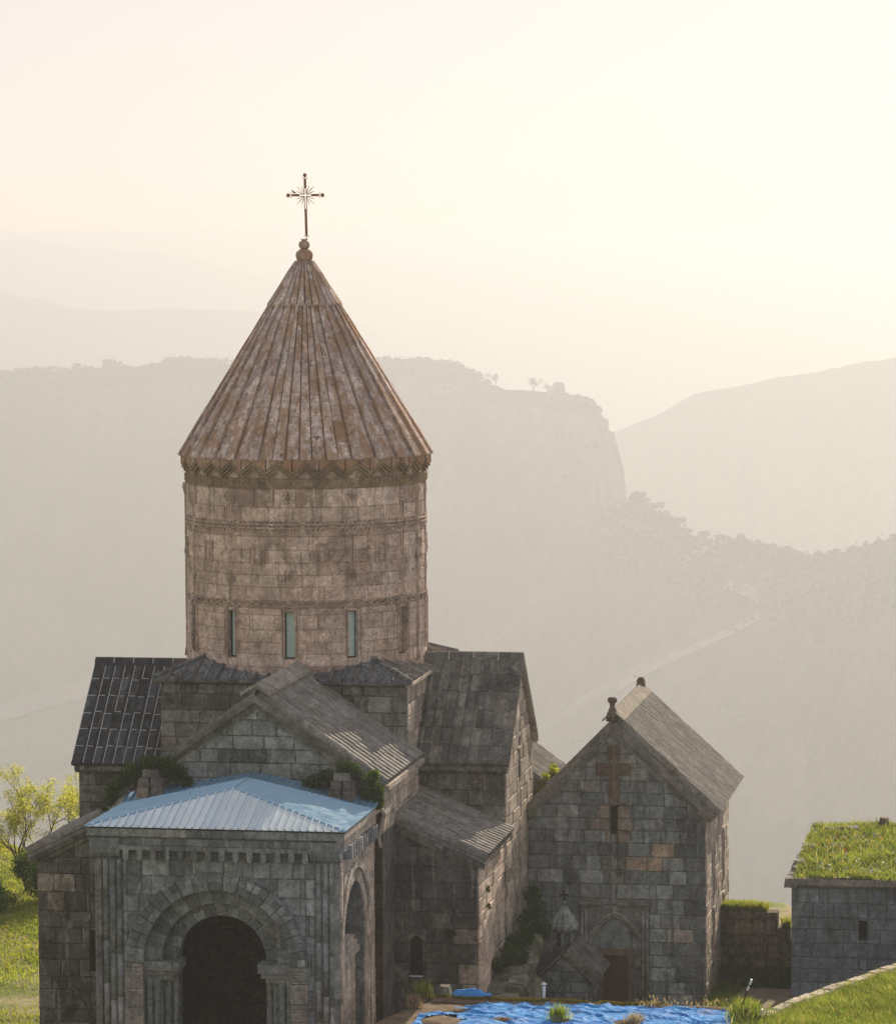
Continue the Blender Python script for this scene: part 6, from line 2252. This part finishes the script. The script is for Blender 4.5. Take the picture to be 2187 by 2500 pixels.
    blades('bank_moss', pp, 0.09, 0.04, M['moss'], 81, None, 'yellow moss growing in patches along the earth bank', (0, 0), 0.1, cat='moss')


build_tarp()


def tuft(label, c, n, h, spread, mat, seed, group=None, pale=0.15):
    t = thing('grass_tuft', label, 'tuft', c, group)
    rng = np.random.default_rng(seed)
    p = np.array([tuple(c)] * n) + np.stack([rng.normal(0, spread, n), rng.normal(0, spread, n), np.zeros(n)], 1)
    o = blades('leaf_blades', p, h, 0.03, mat, seed, t, None, (0, 0), pale)
    o['kind'] = 'stuff'


tuft('green grass tuft standing in the middle of the blue sheet', W(-18.5, 13.05, TZ + 0.08), 260, 0.42, 0.17, M['grass'], 1)
tuft('dry pale tuft on the earth heap right of the middle of the sheet', W(-18.65, 15.75, TZ + 0.1), 130, 0.26, 0.15, M['dry'], 2, pale=0.8)
tuft('bright green weed sprouting at the back left corner of the terrace', W(-15.5, 7.55, TZ + 0.05), 260, 0.5, 0.12, M['lawn'], 3)
tuft('reddish dry weed on the bare left edge of the terrace', W(-17.0, 7.5, TZ + 0.02), 200, 0.38, 0.14, M['dry'], 4, pale=0.3)
tuft('dry weed on the earth bank right of the chapel door', W(-15.8, 16.15, TZ + 0.2), 60, 0.11, 0.5, M['dry'], 5, pale=0.8)
tuft('low dry weed on the earth bank below the chapel corner', W(-15.7, 18.0, TZ + 0.2), 60, 0.11, 0.55, M['dry'], 7, pale=0.9)


def build_posts():
    t = thing('vent_post', 'short white post with a little pointed cap behind the blue sheet', 'post', W(-15.6, 12.07, TZ))
    p = W(-15.6, 12.07, TZ)
    MB().tube(p, p + Z * 0.66, 0.055, 0.055, 12).build('shaft', M['white_paint'], t, True)
    MB().tube(p + Z * 0.66, p + Z * 0.70, 0.05, 0.05, 12).build('neck', M['black_iron'], t)
    MB().lathe(p + Z * 0.69, [(0.105, 0), (0.115, 0.02), (0.02, 0.1)], 4).build('cap', M['white_paint'], t)
    for lab, a, b in (('tall leaning black pole with a white tip beyond the corner of the sheet', W(-16, 19.2, TZ), W(-16, 19.68, 4.95)), ('shorter black pole with a white tip at the bottom edge by the grass', W(-18, 20.02, TZ - 0.1), W(-18, 20.24, 4.3))):
        t = thing('marker_pole', lab, 'pole', a, 'leaning marker poles')
        d = b - a
        MB().tube(a, a + d * 0.66, 0.035, 0.035, 8).build('black_shaft', M['black_iron'], t)
        MB().tube(a + d * 0.66, b, 0.04, 0.04, 8).build('white_tip', M['white_paint'], t)
        MB().tube(a + d * 0.80, a + d * 0.84, 0.043, 0.043, 8).build('dark_ring', M['black_iron'], t)


build_posts()

# footpath
obj('path', [W(-14, 15.5, 0.02), W(-14, 20.5, 0.02), W(-2, 19.75, 0.02), W(7.9, 19.6, 0.02), W(7.9, 16.35, 0.02), W(2, 16.5, 0.02), W(-4, 15.8, 0.02)], [(0, 1, 2, 3, 4, 5, 6)], M['path'], None, kind='structure')

# terrace grass, meadow grass, verge
pts = []
rg = np.random.default_rng(15)
while len(pts) < 110000:
    u, v = rg.uniform(-24, -7), rg.uniform(19.3, 30)
    if v < 20.0 and u > -17 or not inside(u, v, TPOLY):
        continue
    if v < 19.6 + 0.3 * fbm(u, v, 2) and rg.random() < 0.5:
        continue
    e = 0.3 * (0.5 + fbm(u / 1.5, v / 1.5, 8.0, 2))
    pts.append(W(u, v, TZ - 0.16 - 0.12 * e))
blades('terrace_grass', pts, 0.36, 0.032, M['grass'], 91, None, 'long sunlit meadow grass covering the terrace corner beside the sheet', (-0.25, -0.1), 0.28)
pts = [W(u, v, 0.0) for u, v in zip(rg.uniform(-6, 8, 5200), rg.uniform(16.15, 17.3, 5200)) if rg.random() < (17.4 - v)]
blades('verge_grass', pts, 0.4, 0.035, M['grass'], 92, None, 'dark grass verge along the foot of the chapel side wall', (0, 0), 0.1)
pts = [W(u, v, 0.0) for u, v in zip(rg.uniform(6.3, 8.1, 5000), rg.uniform(16.2, 19.8, 5000))]
blades('verge_grass', pts, 0.55, 0.05, M['leaf_dark'], 93, None, 'dark weeds at the foot of the ruined wall', (0, 0), 0.05)
pts = [W(u, v, TZ - 0.1 + rg.uniform(0, 0.1)) for u, v in zip(rg.normal(-16.6, 0.7, 2600), rg.normal(19.7, 0.28, 2600)) if inside(u, v, TPOLY)]
blades('corner_grass', pts, 0.55, 0.035, M['grass'], 94, None, 'tall grass round the leaning pole at the corner of the terrace', (0, 0), 0.25)
pts = []
while len(pts) < 120000:
    x, y = rg.uniform(-42, -11), rg.uniform(140, 192)
    if abs(x / y * FPX + CXP - 0) > 900 and rg.random() < 0.7:
        continue
    q = fbm(x / 4.5, y / 4.5, 3.3, 4)
    bare = math.exp(-((y - 153 - 1.5 * q - 0.05 * (x + 18)) / 4.2) ** 2)
    if rg.random() < 0.62 * bare + (0.3 if q < -0.1 else 0):
        continue
    if y > edge_y(x) + 0.5:
        continue
    pts.append((x, y, ground_z(x, y) - 0.02))
blades('meadow_grass', pts, 0.15, 0.05, M['lawn'], 95, None, 'short sunny meadow grass left of the church', (0, -0.1), 0.15)


# ================================================================== trees and bushes at the left
def tree(label, base, h, seed, mat, spread=0.42, nleaf=5200, lean=Vector((0, 0, 0)), leaf=0.055):
    t = thing('acacia_tree', label, 'tree', base, 'yellow-leaved trees left of the church')
    rng = random.Random(seed)
    mb = MB()
    tips = []

    def grow(p, d, L, r, depth):
        n = 4
        pts_, q, dd = [p], p.copy(), d.copy()
        for i in range(n):
            dd = (dd + Vector((rng.uniform(-0.2, 0.2), rng.uniform(-0.2, 0.2), 0.06)) + lean * 0.1).normalized()
            q = q + dd * (L / n)
            pts_.append(q)
        mb.path(pts_, [r * (1 - 0.12 * i) for i in range(n + 1)], 5 if depth > 1 else 4)
        if depth == 0:
            tips.append((q, L))
            return
        k = rng.choice((2, 3, 3))
        for i in range(k):
            a = 2 * math.pi * (i + rng.random() * 0.7) / k
            sd_ = d.orthogonal().normalized()
            axis = (sd_ * math.cos(a) + d.cross(sd_) * math.sin(a))
            nd = (dd + axis * rng.uniform(0.4, 0.85) * spread / 0.42).normalized()
            grow(pts_[rng.choice((2, 3, 4, 4))], nd, L * rng.uniform(0.62, 0.82), r * 0.6, depth - 1)
        if depth <= 2:
            tips.append((q, L * 0.7))
    for k in range(3):
        a = 2 * math.pi * (k + rng.random() * 0.5) / 3
        d = Vector((math.cos(a) * 0.35, math.sin(a) * 0.35, 1)).normalized()
        grow(base - Z * 0.1, d, h * 0.36, h * 0.012, 4)
    mb.build('trunk', M['bark'], t)
    rn = np.random.default_rng(seed)
    cs = [tuple(p) for p, L in tips]
    rad = [max(0.12, L * 0.42) for p, L in tips]
    vs, fs = leaf_cloud(nleaf, cs, rad, leaf, rn)
    big_obj('crown', vs, fs, mat, t, leaf_tones(nleaf, rn, 0.25), origin=tuple(base))


gb = lambda u, v: Vector((W(u, v, 0).x, W(u, v, 0).y, ground_z(W(u, v, 0).x, W(u, v, 0).y)))
tree('airy yellow-leaved tree at the left edge beside the church', gb(24, -19.2), 6.1, 3, M['leaf_yellow'], 0.45, 13000, leaf=0.042)
tree('smaller yellow tree peeping out behind the church corner', gb(26, -16.0), 5.6, 8, M['leaf_yellow'], 0.4, 8000, leaf=0.042)
tree('pale yellow tree half outside the left edge of the view', gb(22, -22.0), 5.6, 11, M['leaf_yellow'], 0.45, 9000, leaf=0.042)
for i, (u, v, z, r, lab) in enumerate(((18, -19.4, 0.9, 1.0, 'round green bush at the left edge below the yellow tree'), (20, -17.0, 1.1, 1.1, 'green bush against the corner of the church'), (23, -18.2, 1.3, 1.2, 'tall pale green bush between the two yellow trees'), (20.5, -21.4, 1.0, 1.1, 'green bush cut by the left edge of the view'))):
    cs = [W(u + rr.uniform(-r, r) * 0.8, v + rr.uniform(-r, r) * 0.8, z + rr.uniform(-0.5, 0.8) * r) for _ in range(9)]
    shrub('bush', lab, cs, [r * rr.uniform(0.4, 0.62) for _ in cs], 5200, 0.07, M['leaf_green'], 70 + i, accent=0.12, cat='bush', group='bushes below the yellow trees')

flush_stones()
